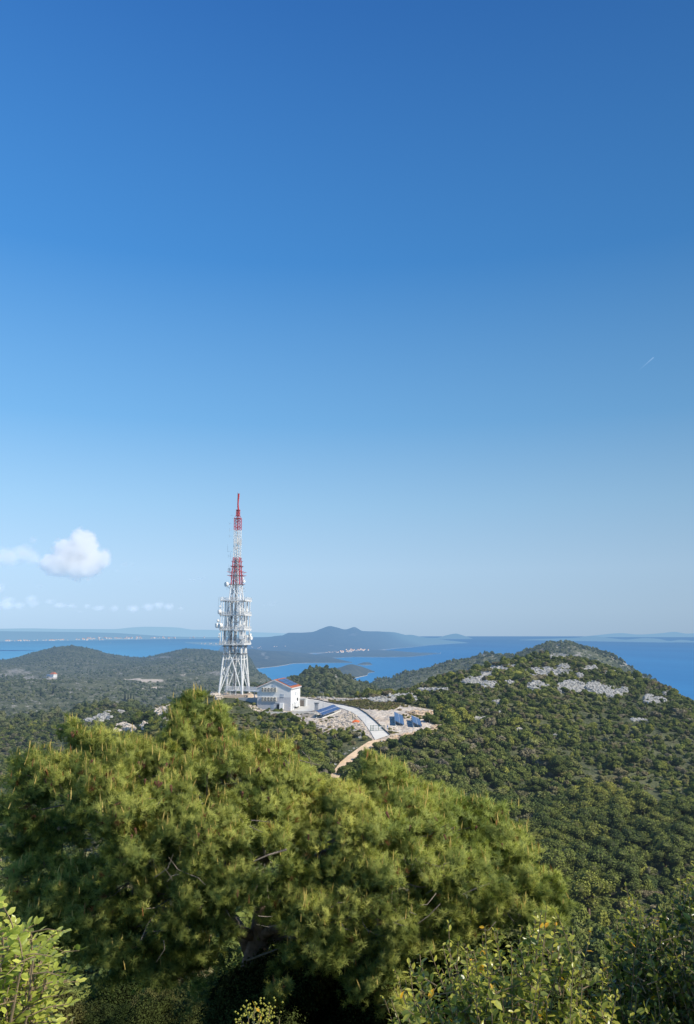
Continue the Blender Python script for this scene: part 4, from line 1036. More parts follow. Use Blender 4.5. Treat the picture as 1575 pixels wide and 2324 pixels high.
def leafy_bush(name, label, cat, base_uvr, tips, rng, leaf=0.027, cols=None, twig_n=3, gap=0.022, yellow=0.02, lean=0.25, aspect=0.6, buds=0.0, group=None, drop=0.0):
    base = at(*base_uvr); gz = float(H(base.x, base.y)); base.z = gz
    e = empty(name, base); tag(e, label, cat, group)
    b = np.array(base); st = MB(); P = []; D = []; Nn = []; Lc = []; Ls = []
    BP = []
    def shoot(p0, p1, rad, first, g):
        mid = (p0 + p1) / 2 + rng.normal(size=3) * np.linalg.norm(p1 - p0) * 0.07
        L = np.linalg.norm(p1 - p0); k = max(3, int(L / g))
        ts = np.linspace(0, 1, 6)
        pts = [(1 - t) ** 2 * p0 + 2 * t * (1 - t) * mid + t * t * p1 for t in ts]
        st.tube([Vector(q - b) for q in pts], list(np.linspace(rad, 0.0011, 6)), 5, False)
        ph = rng.random() * 3.14
        for i in range(k):
            t = i / (k - 1)
            if t < first: continue
            p = (1 - t) ** 2 * p0 + 2 * t * (1 - t) * mid + t * t * p1
            ax = 2 * (1 - t) * (mid - p0) + 2 * t * (p1 - mid); ax /= np.linalg.norm(ax)
            a = np.cross(ax, [0.3, 0.2, 1]); a /= np.linalg.norm(a); c = np.cross(ax, a); ph += 1.45
            o = a * math.cos(ph) + c * math.sin(ph)
            for sg in (1, -1):
                if rng.random() < 0.12: continue
                d = sg * o * 1.0 + ax * 0.45 + rng.normal(size=3) * 0.35 + np.array([0, 0, 0.05])
                P.append(p); D.append(d); Nn.append(ax * 0.6 + np.array([0, 0, 0.4]) + rng.normal(size=3) * 0.55)
                sz = leaf * (0.7 + 0.5 * rng.random()) * (1 - 0.45 * max(0, t - 0.75) / 0.25); Ls.append(sz)
                r_ = rng.random()
                if r_ < yellow: cl = np.array([0.75, 0.42, 0.03])
                else:
                    q = rng.random() ** 1.5; cl = cols[0] * (1 - q) + cols[1] * q
                    if t > 0.86: cl = cl * 0.45 + cols[2] * 0.55
                Lc.append(cl)
        if buds and rng.random() < buds: BP.append(p1)
    for (u, v, r) in tips:
        tip = np.array(at(u, v + drop, r))
        foot = b + rng.normal(size=3) * np.array([0.10, 0.10, 0.0]); foot[2] = gz
        hub = foot * 0.45 + tip * 0.55 + np.array([0, 0, -0.04]) + rng.normal(size=3) * 0.05
        hub[2] = min(hub[2], tip[2] - 0.16)
        st.tube([Vector(foot - b), Vector((foot + hub) / 2 + rng.normal(size=3) * 0.03 - b), Vector(hub - b)], [0.006, 0.0045, 0.0032], 5, False)
        shoot(hub, tip, 0.003, 0.1, gap)
        for q in range(twig_n):
            t = 0.1 + 0.75 * rng.random(); p0 = hub * (1 - t) + tip * t
            d = rng.normal(size=3); d[2] = abs(d[2]) * 0.6 + 0.35; d /= np.linalg.norm(d)
            shoot(p0, p0 + d * (0.04 + 0.08 * rng.random()), 0.0020, 0.1, gap * 0.85)
    P = np.array(P); D = np.array(D); Nn = np.array(Nn); Ls = np.array(Ls); Lc = np.array(Lc)
    st.build('stems', M['stem'], e)
    link('foliage', leaves_mesh('leaves', P - b, D, Nn, Ls, Ls * (aspect * (0.85 + 0.3 * rng.random(len(Ls)))), Lc), M['leaf'], e)
    if BP:
        bp = []; 
        for p in BP:
            for q in range(26): bp.append(p + rng.normal(size=3) * np.array([0.010, 0.010, 0.014]))
        bp = np.array(bp); oc = np.array([[1, 0, 0], [-1, 0, 0], [0, 1, 0], [0, -1, 0], [0, 0, 1], [0, 0, -1.]]) * 0.0035
        of = np.array([[0, 2, 4], [2, 1, 4], [1, 3, 4], [3, 0, 4], [2, 0, 5], [1, 2, 5], [3, 1, 5], [0, 3, 5]])
        me = np_mesh('buds', (bp[:, None] - b + oc[None]).reshape(-1, 3), (np.arange(len(bp))[:, None, None] * 6 + of[None]).reshape(-1, 3), np.tile(np.array([[0.42, 0.40, 0.05]]), (len(bp) * 6, 1)))
        tag(link('flower_buds', me, M['leaf'], e), kind='stuff')
    print(name, len(P)); return e

rb = np.random.default_rng(101)
CG = [np.array([0.11, 0.155, 0.032]), np.array([0.46, 0.46, 0.085]), np.array([0.66, 0.60, 0.09])]
CD = [np.array([0.040, 0.070, 0.018]), np.array([0.24, 0.27, 0.05]), np.array([0.55, 0.52, 0.07])]  # same leaves darkened for the bush that stands in shadow
def tips_in(outline, vmax, n, rng, r0, r1):
    us = [p[0] for p in outline]; out = []
    for k in range(n):
        u = rng.uniform(us[0], us[-1]); top = np.interp(u, us, [p[1] for p in outline])
        v = top + (vmax - top) * rng.random() ** 1.35
        out.append((u, v, r0 + (r1 - r0) * rng.random()))
    return out
def outline_tips(outline, rng, r): return [(u, v, r + 0.1 * rng.normal()) for u, v in outline]
O1 = [(872, 2240), (895, 2175), (930, 2160), (975, 2130), (1005, 2120), (1018, 2070), (1040, 2110), (1075, 2130), (1100, 2078), (1128, 2085), (1160, 2120), (1185, 2075), (1215, 2045), (1240, 2030), (1260, 2038), (1300, 2085), (1340, 2090), (1370, 2150), (1400, 2230)]
leafy_bush('broadleaf_bush', 'sunlit grey green bush with twiggy stems and small oval leaves, bottom centre right', 'bush', (1130, 2420, 2.75), tips_in(O1, 2420, 105, rb, 2.45, 3.1) + outline_tips(O1, rb, 2.7), rb, 0.034, CG, 7, 0.019, 0.02, drop=26)
O2 = [(1370, 2150), (1385, 2090), (1400, 2060), (1420, 1985), (1436, 2010), (1455, 2030), (1480, 2050), (1500, 2040), (1530, 2010), (1545, 1960), (1575, 1915), (1600, 1900), (1680, 1880), (1780, 1930)]
leafy_bush('broadleaf_bush', 'darker glossy leaved bush reaching up at the right edge of the picture', 'bush', (1560, 2440, 3.0), tips_in(O2, 2420, 120, rb, 2.75, 3.5) + outline_tips(O2, rb, 3.0), rb, 0.033, CD, 7, 0.019, 0.012, drop=26)
O3 = [(548, 2318), (566, 2290), (578, 2284), (590, 2296), (612, 2290), (634, 2312)]
leafy_bush('flowering_sprig', 'small leafy sprig with yellow buds poking up at the bottom edge below the pine trunk', 'sprig', (590, 2420, 2.3), outline_tips(O3, rb, 2.25) + [(560, 2330, 2.3), (600, 2325, 2.2), (625, 2340, 2.3)], rb, 0.026, [np.array([0.05, 0.08, 0.03]), np.array([0.12, 0.14, 0.05]), np.array([0.24, 0.22, 0.04])], 1, 0.02, 0.08, buds=0.7)
leafy_bush('leaf_sprig', 'single yellow green sprig at the bottom edge beside the left bush', 'sprig', (155, 2420, 2.1), [(140, 2312, 2.05), (152, 2305, 2.1), (165, 2312, 2.1)], rb, 0.034, [np.array([0.2, 0.22, 0.04]), np.array([0.28, 0.28, 0.06]), np.array([0.32, 0.32, 0.08])], 0, 0.03, 0.0, aspect=0.42)

def pinnate_bush(name, label, cat, base_uvr, tips, rng):
    base = at(*base_uvr); gz = float(H(base.x, base.y)); base.z = gz
    e = empty(name, base); tag(e, label, cat); b = np.array(base); st = MB(); P = []; D = []; Nn = []; Ls = []; Lc = []
    for (u, v, r) in tips:
        tip = np.array(at(u - 24, v + 66, r)); foot = b + rng.normal(size=3) * np.array([0.1, 0.1, 0]); foot[2] = gz
        hub = foot * 0.4 + tip * 0.6; hub[2] = min(hub[2], tip[2] - 0.1); hub += rng.normal(size=3) * 0.04
        st.tube([Vector(foot - b), Vector(hub - b), Vector(tip - b)], [0.008, 0.005, 0.002], 5, False)
        for q in range(11):
            t = 0.30 + 0.70 * q / 10; p0 = hub * (1 - t) + tip * t
            d = rng.normal(size=3); d[2] = abs(d[2]) * 0.5 + 0.15; d /= np.linalg.norm(d)
            L = 0.055 + 0.04 * rng.random(); side = np.cross(d, [0, 0, 1.0]); side /= np.linalg.norm(side) + 1e-9; nn = np.cross(side, d)
            if nn[2] < 0: nn = -nn
            nn = nn + rng.normal(size=3) * 0.25
            p1 = p0 + d * L - np.array([0, 0, 0.012]); st.tube([Vector(p0 - b), Vector((p0 + p1) / 2 + np.array([0, 0, 0.006]) - b), Vector(p1 - b)], [0.0016, 0.0013, 0.0008], 4, False)
            q_ = rng.random(); cl = np.array([0.26, 0.33, 0.04]) * (1 - q_) + np.array([0.70, 0.70, 0.15]) * q_
            k = 4 + int(rng.random() * 2)
            for i in range(k):
                pp = p0 + (p1 - p0) * (0.2 + 0.75 * i / (k - 1)); 
                for sg in (1, -1):
                    P.append(pp); D.append(side * sg * 0.95 + d * 0.45 + rng.normal(size=3) * 0.25); Nn.append(nn + rng.normal(size=3) * 0.3); Ls.append(0.0165 + 0.007 * rng.random()); Lc.append(cl * (0.7 + 0.5 * rng.random()))
            P.append(p1); D.append(d); Nn.append(nn); Ls.append(0.022); Lc.append(cl)
    P, D, Nn, Ls, Lc = map(np.array, (P, D, Nn, Ls, Lc))
    st.build('stems', M['stem'], e)
    link('foliage', leaves_mesh('leaflets', P - b, D, Nn, Ls, Ls * 0.55, Lc, LTR), M['leaf'], e); print(name, len(P))
O4 = [(-160, 2060), (-40, 2040), (5, 2045), (30, 2045), (50, 2070), (62, 2060), (95, 2050), (120, 2085), (138, 2110)]
O5 = [(-160, 2200), (100, 2150), (118, 2170), (110, 2210), (120, 2235), (125, 2260), (115, 2300)]
pinnate_bush('pinnate_bush', 'bright yellow green bush with rounded paired leaflets in the bottom left corner', 'bush', (-40, 2440, 2.0), outline_tips(O4, rb, 2.0) + outline_tips(O4, rb, 2.1) + outline_tips(O5[1:], rb, 2.0) + tips_in([(-160, 2070), (0, 2060), (60, 2080), (110, 2110)], 2420, 95, rb, 1.8, 2.25), rb)

# shaded undergrowth below the pine
x = []; 
for k in range(260):
    u_ = rb.uniform(-60, 1640); rr_ = rb.uniform(11.5, 26); t = float(th_of(u_, -0.45)); X = math.sin(t) * rr_; Y = math.cos(t) * rr_
    x.append((X, Y, float(H(X, Y)), 0.45 + 0.9 * rb.random() * (0.5 if rr_ < 10 else 1)))
x = np.array(x)
pu, pv = proj(x[:, 0], x[:, 1], x[:, 2] + x[:, 3] * 1.2)
x = x[((pu > 560) | (np.hypot(x[:, 0], x[:, 1]) > 20)) & (pv > np.interp(pu, [p[0] for p in PINE_OUT], [p[1] for p in PINE_OUT]) + 190)]
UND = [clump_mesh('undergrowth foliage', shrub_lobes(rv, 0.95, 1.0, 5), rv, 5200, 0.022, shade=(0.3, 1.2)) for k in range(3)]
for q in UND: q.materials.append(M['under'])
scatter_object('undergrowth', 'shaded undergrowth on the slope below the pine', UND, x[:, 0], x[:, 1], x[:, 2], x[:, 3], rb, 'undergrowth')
#PART3
# ------------------------------------------------------------------ road, track and yard: sheets laid on the ground
def resample(p, n):
    p = np.array(p, float); d = np.concatenate([[0], np.cumsum(np.hypot(*np.diff(p, axis=0).T))]); q = np.linspace(0, d[-1], n)
    return np.stack([np.interp(q, d, p[:, 0]), np.interp(q, d, p[:, 1])], 1)
def drape(name, A, B, mat, label, nu=60, nv=8, lift=0.14, kind='structure'):
    A = resample(A, nu); B = resample(B, nu)
    ga = [ground(*p, 120) for p in A]; gb = [ground(*p, 120) for p in B]
    V = []
    for a, b in zip(ga, gb):
        for k in range(nv + 1):
            t = k / nv; x = a.x + (b.x - a.x) * t; y = a.y + (b.y - a.y) * t; V.append((x, y, float(H(x, y)) + lift))
    q = np.arange(len(V)).reshape(nu, nv + 1)
    me = np_mesh(name, np.array(V), np.stack([q[:-1, :-1].ravel(), q[:-1, 1:].ravel(), q[1:, 1:].ravel(), q[1:, :-1].ravel()], 1), smooth=True)
    for p in me.polygons: pass
    return tag(link(name, me, mat), label, None, None, kind), ga, gb
_, RL, RG = drape('road', ROADL, ROADR, M['concrete'], 'pale concrete road bending from the gate up to the white building', 90, 8, 0.16)
PL = [(747, 1767), (754, 1755), (772, 1731), (794, 1713), (815, 1698), (836, 1684.5), (850, 1680)]
PRt = [(769, 1767), (774, 1757), (791, 1738), (811, 1721), (832, 1706), (854, 1691), (878, 1680)]
drape('path', PL, PRt, M['dirt'], 'orange dirt track climbing to the gate', 60, 6, 0.13)
YA = zd([(330, 372), (420, 380), (490, 378), (560, 362), (690, 340)]); YB = zd([(300, 262), (400, 270), (470, 280), (570, 300), (690, 330)])
drape('pavement', YA, YB, M['concrete2'], 'white concrete yard beside the building', 40, 10, 0.10)
kb = MB()
for a, b in zip(RG[:-1], RG[1:]):
    d = (b - a).xy.normalized(); n_ = Vector((d.y, -d.x, 0)) * 0.12
    if n_.x < 0: n_ = -n_
    za, zb = float(H(a.x, a.y)) + 0.1, float(H(b.x, b.y)) + 0.1
    A0 = Vector((a.x, a.y, za)); B0_ = Vector((b.x, b.y, zb)); up = Vector((0, 0, 0.42))
    kb.add([A0, B0_, B0_ + up, A0 + up, A0 + 2 * n_, B0_ + 2 * n_, B0_ + 2 * n_ + up, A0 + 2 * n_ + up], [(0, 1, 2, 3), (3, 2, 6, 7), (5, 4, 7, 6)])
tag(kb.build('kerb', M['kerb']), 'dark low kerb along the outer edge of the concrete road', None, None, 'structure')

rq = np.random.default_rng(44)
outcrop(0, 0, 0, 0, rq, 0.72, 640, M['rubble'], 'bank of broken cream limestone below the solar panels, left of the road', 0.7, 'rubble bank', None, 'rubble_bank', kind='stuff', poly=zd([(500, 455), (600, 450), (700, 425), (800, 385), (850, 410), (900, 470), (935, 520), (880, 530), (760, 500), (640, 500), (560, 490)]))
outcrop(0, 0, 0, 0, rq, 0.8, 380, M['orange_rubble'], 'ochre rubble bank edging the yard in front of the two right solar panels', 0.7, 'rubble bank', None, 'rubble_bank', kind='stuff', poly=zd([(1120, 570), (1280, 545), (1400, 510), (1490, 478), (1512, 492), (1420, 550), (1320, 580), (1200, 600), (1115, 600)]))
outcrop(0, 0, 0, 0, rq, 1.1, 130, M['orange_rubble'], 'ochre rubble bank behind the two right solar panels', 0.6, 'rubble bank', None, 'rubble_bank', kind='stuff', poly=zd([(1240, 385), (1350, 372), (1490, 385), (1500, 405), (1400, 425), (1320, 410)]))
outcrop(0, 0, 0, 0, rq, 0.8, 300, M['rubble'], 'broken pale rock strewn on the slope below the white building', 0.6, 'rubble bank', None, 'rubble_bank', kind='stuff', poly=zd([(20, 330), (130, 345), (250, 395), (400, 435), (500, 460), (520, 490), (380, 450), (220, 410), (60, 370)]))
outcrop(0, 0, 0, 0, rq, 0.9, 60, M['rock'], 'white boulders between bushes below the gate', 0.8, 'rock outcrop', None, 'rock_outcrop', poly=zd([(800, 530), (880, 545), (900, 590), (850, 575), (810, 555)]))
outcrop(0, 0, 0, 0, rq, 0.6, 110, M['rock'], 'white stones lining the dirt track', 0.7, 'rubble bank', None, 'rubble_bank', kind='stuff', poly=zd([(640, 790), (720, 720), (800, 670), (900, 640), (890, 660), (760, 720), (690, 790), (660, 810), (600, 810)]))
outcrop(0, 0, 0, 0, rq, 1.0, 40, M['rock'], 'pale boulders at the bottom of the concrete road', 0.6, 'rock outcrop', None, 'rock_outcrop', poly=zd([(990, 650), (1050, 620), (1100, 650), (1060, 670)]))
outcrop(0, 0, 0, 0, rq, 1.4, 90, M['rubble'], 'heap of white rocks left of the mast foot', 0.9, 'rock outcrop', None, 'rock_outcrop', poly=[(478, 1577), (487, 1574), (498, 1577), (503, 1584), (497, 1588), (484, 1584)])
outcrop(0, 0, 0, 0, rq, 0.95, 80, M['rock'], 'white limestone outcrop along the far edge of the yard', 0.8, 'rock outcrop', None, 'rock_outcrop', poly=zd([(430, 262), (620, 268), (760, 285), (900, 270), (1080, 278), (1090, 290), (820, 295), (600, 285)]))

# ------------------------------------------------------------------ the telecom mast
TB = at(531.5, 1576.5, 335)
tower = empty('telecom_tower', TB, R(-9.5))
tag(tower, 'tall white lattice telecom mast with red bands, four railed decks and drum antennas', 'tower')
def prof(h):
    xs = [0, 16.4, 20.3, 38, 44.5, 56.0, 72.7]; ys = [4.95, 3.7, 3.45, 2.35, 1.85, 1.28, 1.22]
    return float(np.interp(h, xs, ys))
CR = [(-1, -1), (1, -1), (1, 1), (-1, 1)]
def cpt(i, h): s = prof(h); return Vector((CR[i][0] * s, CR[i][1] * s, h))
tm = M['tower']
hs = [0, 4, 8, 12, 16.4, 20.3, 26, 32, 38, 44.5, 50, 56]
for i in range(4):
    lg = MB(); lg.tube([cpt(i, h) for h in hs], [float(np.interp(h, [0, 20, 38, 56], [0.36, 0.34, 0.24, 0.16])) for h in hs], 10)
    for h in hs[1:-1]: lg.tube([cpt(i, h - 0.12), cpt(i, h + 0.12)], float(np.interp(h, [0, 20, 38, 56], [0.5, 0.47, 0.35, 0.27])), 10)
    lg.build('leg', tm, tower, smooth=False)
def face_braces(i, segs, r, m):
    j = (i + 1) % 4
    for (a, b, kind) in segs:
        A0, A1, B0_, B1 = cpt(i, a), cpt(j, a), cpt(i, b), cpt(j, b)
        if kind == 'V': mid = (B0_ + B1) / 2; m.tube([A0, mid], r, 7); m.tube([A1, mid], r, 7)
        if kind == 'X': m.tube([A0, B1], r, 7); m.tube([A1, B0_], r, 7)
        if kind == 'A': mid = (A0 + A1) / 2; m.tube([mid, B0_], r, 7); m.tube([mid, B1], r, 7)
        m.tube([B0_, B1], r * 0.75, 6)
for i in range(4):
    b = MB(); face_braces(i, [(0.5, 14.2, 'V'), (14.2, 20.0, 'A')], 0.24, b)
    mid = (cpt(i, 7.4) + cpt((i + 1) % 4, 7.4)) / 2
    for q in (i, (i + 1) % 4):
        f = 7.4 / 13.7; foot = cpt(q, 0.5); top = (cpt(i, 14.2) + cpt((i + 1) % 4, 14.2)) / 2
        b.tube([cpt(q, 11.5), foot.lerp(top, 0.5)], 0.12, 6); b.tube([cpt(q, 7.3), foot.lerp(top, 0.5)], 0.09, 6)
    face_braces(i, [(20.3, 26, 'V'), (26, 32, 'X'), (32, 38, 'V'), (38, 44.5, 'X')], 0.13, b)
    face_braces(i, [(44.5, 47.5, 'X'), (47.5, 50.5, 'V'), (50.5, 53, 'X'), (53, 56, 'V')], 0.075, b)
    b.build('brace', tm, tower)
# rings, deck brackets
rg = MB()
for h, r in ((16.4, 0.13), (19.5, 0.15), (44.6, 0.1), (48.3, 0.1), (52.2, 0.1)):
    k = prof(h) + 0.55
    p = [Vector((sx * k, sy * k, h)) for sx, sy in CR]
    for a in range(4): rg.tube([p[a], p[(a + 1) % 4]], r, 6)
rg.build('ring_beam', M['dark_metal'], tower)
arms = MB()
for h, k in ((44.9, 3.2), (48.5, 3.6), (49.9, 3.6), (52.4, 2.5), (54.4, 2.2), (43.4, 3.3)):
    for sx, sy in CR:
        arms.tube([(sx * prof(h), sy * prof(h), h), (sx * k, sy * k * 0.55, h)], 0.09, 5); arms.tube([(sx * prof(h - 0.8), sy * prof(h - 0.8), h - 0.9), (sx * (k - 0.4), sy * k * 0.5, h - 0.05)], 0.06, 5)
arms.build('outrigger', tm, tower)
# upper lattice shaft: four chords in plan plus lacing
sh = MB()
def lattice(h0, h1, k, n, rc, rl, m):
    for i in range(4):
        m.tube([(CR[i][0] * k, CR[i][1] * k, h0), (CR[i][0] * k, CR[i][1] * k, h1)], rc, 6)
        j = (i + 1) % 4
        for q in range(n):
            za = h0 + (h1 - h0) * q / n; zb = h0 + (h1 - h0) * (q + 1) / n
            a = Vector((CR[i][0] * k, CR[i][1] * k, za)); b = Vector((CR[j][0] * k, CR[j][1] * k, zb)); c = Vector((CR[i][0] * k, CR[i][1] * k, zb)); d = Vector((CR[j][0] * k, CR[j][1] * k, za))
            m.tube([a, b], rl, 4); m.tube([c, d], rl, 4)
            if q % 2 == 0: m.tube([c, b], rl, 4)
lattice(56.0, 67.6, 1.22, 9, 0.11, 0.05, sh); lattice(67.6, 72.5, 1.22, 4, 0.12, 0.055, sh)
for i in range(4): sh.tube([(CR[i][0] * 1.22, CR[i][1] * 1.22, 72.5), (CR[i][0] * 0.62, CR[i][1] * 0.62, 73.7)], 0.1, 5)
lattice(73.7, 76.0, 0.62, 2, 0.09, 0.05, sh); sh.box((0, 0, 76.1), (1.6, 1.6, 0.16)); sh.box((0, 0, 73.65), (1.6, 1.6, 0.14)); sh.box((0, 0, 72.4), (2.7, 2.7, 0.14))
sh.build('lattice_shaft', tm, tower)
core = MB(); core.tube([(0, 0, 56), (0, 0, 76)], 0.28, 8); core.build('cable_duct', tm, tower)
lad = MB()
lattice(0.2, 56.0, 0.5, 34, 0.07, 0.035, lad)
lad.build('cable_ladder', M['white_metal'], tower)
cb = MB()
for k in range(9): cb.tube([(-0.35 + 0.09 * k, -0.56, 0.5), (-0.35 + 0.09 * k, -0.56, 55.5)], 0.028, 5)
for (x_, y_) in ((-2.2, 0.6), (-1.6, -1.1), (1.2, 1.0), (-2.0, 1.6)): cb.tube([(x_, y_, 17), (x_, y_, 38.5)], 0.13, 6); cb.tube([(x_, y_, 38.5), (x_ * .45, y_ * .45, 55)], 0.07, 6)
cb.build('cable_run', M['dark_metal'], tower)
pt = MB()
zc_ = 76.2
for q, (dx, w_) in enumerate([(0.06, .74), (-0.05, .74), (-0.12, .66), (-0.08, .66), (-0.06, .74), (0.03, .80), (0.06, .86)]):
    pt.tube([(dx, 0, zc_), (dx, 0, zc_ + 0.86)], w_ / 2, 10); pt.tube([(dx, 0, zc_ + 0.84), (dx * .5, 0, zc_ + 1.0)], w_ / 2 * 0.7, 8); zc_ += 0.97
pt.tube([(0.06, 0, zc_), (0.06, 0, zc_ + 0.12)], 0.5, 10); pt.tube([(-0.3, 0, zc_), (-0.3, 0, zc_ + 0.9)], 0.03, 5)
pt.build('aerial_column', tm, tower)
# railed decks
for h in (20.3, 26.1, 32.1, 38.0):
    k = 5.15; d = MB()
    d.box((0, -k + 1.2, h), (2 * k, 2.4, 0.2)); d.box((0, k - 1.2, h), (2 * k, 2.4, 0.2)); d.box((-k + 1.2, 0, h), (2.4, 4 * k - 2 * k - 4.8 - .01, 0.2)); d.box((k - 1.2, 0, h), (2.4, 2 * k - 4.81, 0.2))
    for sg in (1, -1): d.box((sg * (k + 0.06), 0, h + 0.1), (0.1, 2 * k + 0.2, 0.5)); d.box((0, sg * (k + 0.06), h - 0.02), (2 * k - 0.01, 0.1, 0.36))
    for q in range(9):
        xx = -k + 2 * k * q / 8; d.box((xx, 0, h - 0.22), (0.14, 2 * k - 0.3, 0.2))
    dk = d.build('deck', M['white_metal'], tower)
    rl = MB()
    for sx, sy, ax in ((0, -1, 0), (0, 1, 0), (1, 0, 1), (-1, 0, 1)):
        for zz in (0.55, 0.95, 1.35):
            a = Vector((-k, sy * k, h + zz)) if ax == 0 else Vector((sx * k, -k, h + zz)); b = Vector((k, sy * k, h + zz)) if ax == 0 else Vector((sx * k, k, h + zz))
            rl.tube([a, b], 0.045, 5)
        for q in range(15):
            t = -k + 2 * k * q / 14; p = Vector((t, sy * k, h)) if ax == 0 else Vector((sx * k, t, h)); rl.tube([p, p + Vector((0, 0, 1.38))], 0.045, 5)
    rl.build('railing', M['white_metal'], dk)
rw = random.Random(8)
# vertical pipes, antenna poles and cable runs between the decks, left ones darkened for shade
for k in range(46):
    h0 = rw.choice([20.3, 20.3, 26.1, 32.1]); h1 = h0 + rw.choice([5.6, 5.6, 3.5, 11.5]); h1 = min(h1, 38.2)
    side = rw.random()
    if side < 0.5: x_ = rw.uniform(-4.8, -0.8); y_ = rw.uniform(-4.8, 4.6)
    else: x_ = rw.uniform(-4.9, 4.9); y_ = rw.choice([-4.9, 4.9, rw.uniform(-3, 4)])
    MB().tube([(x_, y_, h0), (x_, y_, h1)], rw.choice([0.07, 0.1, 0.14, 0.18]), 6).build('antenna_pole', M['dark_metal'] if side < 0.2 else M['grey_metal'] if side < 0.65 else M['white_metal'], tower)
for (x_, y_) in ((4.3, -4.8), (4.95, -2.6), (4.9, 3.4), (3.2, -4.9), (-4.9, -4.9), (-3.9, -4.95), (4.4, 4.9)):
    MB().tube([(x_, y_, 20.4), (x_, y_, 38.0)], 0.17, 8).build('antenna_pole', M['white_metal'], tower)
# equipment cabinets on the decks
for (x_, y_, h, a, b, c) in ((-3.4, -2.2, 26.2, 0.9, 0.9, 1.9), (-2.4, -2.6, 32.2, 0.9, 0.8, 1.7), (-3.2, 1.5, 20.4, 1.0, 1.0, 2.0), (3.4, -3.3, 20.4, 0.8, 0.8, 1.8), (-1.9, -1.8, 38.1, 0.8, 0.8, 1.5)):
    MB().box((x_, y_, h + c / 2), (a, b, c)).build('cabinet', M['grey_metal'], tower)

# drum antennas: picture place -> height and side on the mast
def zt(x, y): return (800 + x / 5.164) / 1.7625, y
inv = tower.matrix_basis.inverted()
def tloc(zx, zy, dr, base_v):
    u = (800 + zx / 5.164) / 1.7625; v = (base_v + zy / 5.164) / 1.7625
    return inv @ at(u, v, 335 + dr)
def drum(zx, zy, rad, az, dr, bv=2370, name='drum_antenna', depth=0.55):
    c = tloc(zx, zy, dr, bv); r = rad / 5.164 / 9.51; a = R(az) - R(-9.5); d = Vector((math.cos(a), math.sin(a), 0))
    b = MB(); b.tube([c - d * r * depth, c + d * r * depth], r, 18)
    b.tube([c - d * r * depth * 1.7, c - d * r * depth], [r * 0.35, r * 0.8], 12)
    o = b.build(name, M['white_metal'], tower)
    ax = Vector((0, 0, c.z)); k = prof(c.z)
    arm = MB(); arm.tube([c - d * r * depth * 1.5, c - d * r * (depth * 1.5) - Vector((0, 0, 0.0)) + (Vector((max(-4.9, min(4.9, c.x)), max(-4.9, min(4.9, c.y)), c.z)) - c) * 0.6], 0.08, 5)
    arm.tube([c - d * r * depth * 1.5 + Vector((0, 0, -r * 1.2)), c - d * r * depth * 1.5 + Vector((0, 0, r * 1.2))], 0.07, 6)
    arm.build('mount', M['grey_metal'], o)
for (zx, zy, rr_, az, dr, bv) in [(410, 290, 20, 200, -3, 2370), (402, 400, 46, 205, -4, 2370), (370, 585, 30, 205, -3, 2370), (352, 682, 46, 210, -3, 2370), (415, 687, 50, 222, -6, 2370), (395, 862, 19, 200, -3, 2370), (385, 915, 16, 200, -3, 2370),
                                    (795, 302, 36, 262, -6, 2370), (793, 372, 38, 262, -6.2, 2370), (790, 427, 20, 262, -6, 2370), (970, 360, 30, -35, -1, 2370), (962, 406, 12, -35, -1, 2370), (905, 647, 22, 300, -5, 2370),
                                    (858, 930, 42, 262, -6.3, 2370), (900, 1005, 38, 262, -6, 2370), (910, 868, 36, 270, -5.5, 2370), (1035, 876, 30, -30, 0, 2370), (1050, 940, 37, -30, 0, 2370), (965, 905, 28, -50, -2, 2370), (688, 1072, 26, 262, -6.3, 2370), (565, 190, 18, 250, -4, 2370), (1027, 1030, 12, -30, 0, 2370),
                                    (548, 2000, 47, 222, -3, 1950), (905, 1935, 31, -40, 0, 1950), (888, 1870, 18, -40, 0, 1950), (725, 1252, 31, 262, -2.2, 1950)]:
    drum(zx, zy, rr_, az, dr, bv)
for (zx, z0_, z1_, dr, bv, w_) in [(705, 1060, 1200, -2, 1950, 0.42), (760, 1035, 1150, -1.8, 1950, 0.36), (798, 1035, 1180, -1.4, 1950, 0.42), (835, 1075, 1200, -0.8, 1950, 0.3), (852, 1048, 1190, 0.2, 1950, 0.28), (815, 1190, 1090, 0.6, 1950, 0.25),
                                     (735, 690, 800, -6, 2370, 0.35), (800, 640, 730, -6, 2370, 0.35), (857, 370, 460, -5.6, 2370, 0.35), (965, 880, 1040, -3, 2370, 0.5), (912, 860, 910, -5, 2370, 0.5), (825, 300, 480, -6, 2370, 0.35), (770, 950, 1010, -5.4, 2370, 0.3)]:
    a = tloc(zx, z0_, dr, bv); b = tloc(zx, z1_, dr, bv); c = (a + b) / 2
    o = MB().box(c, (w_, 0.22, abs(a.z - b.z))).build('panel_antenna', M['white_metal'], tower)
    MB().tube([(c.x * 0.97, c.y + 0.2, c.z - 0.4 * abs(a.z - b.z)), (0 if bv == 1950 else c.x * 0.8, 0 if bv == 1950 else c.y * 0.8, c.z - 0.4 * abs(a.z - b.z))], 0.05, 5).build('mount', M['grey_metal'], o)
def whip(zx, zy0, zy1, arm_to, zya, bv=1950, r=0.035, cross=()):
    a = tloc(zx, zy0, 0, bv); b = tloc(zx, zy1, 0, bv); m_ = MB(); m_.tube([a, b], r, 5)
    p = tloc(zx, zya, 0, bv); q = tloc(arm_to, zya, 0, bv); m_.tube([p, q], r, 5)
    for (cx0, cx1, cy_) in cross: m_.tube([tloc(cx0, cy_, 0, bv), tloc(cx1, cy_, 0, bv)], r, 5)
    m_.build('whip_antenna', M['grey_metal'], tower)
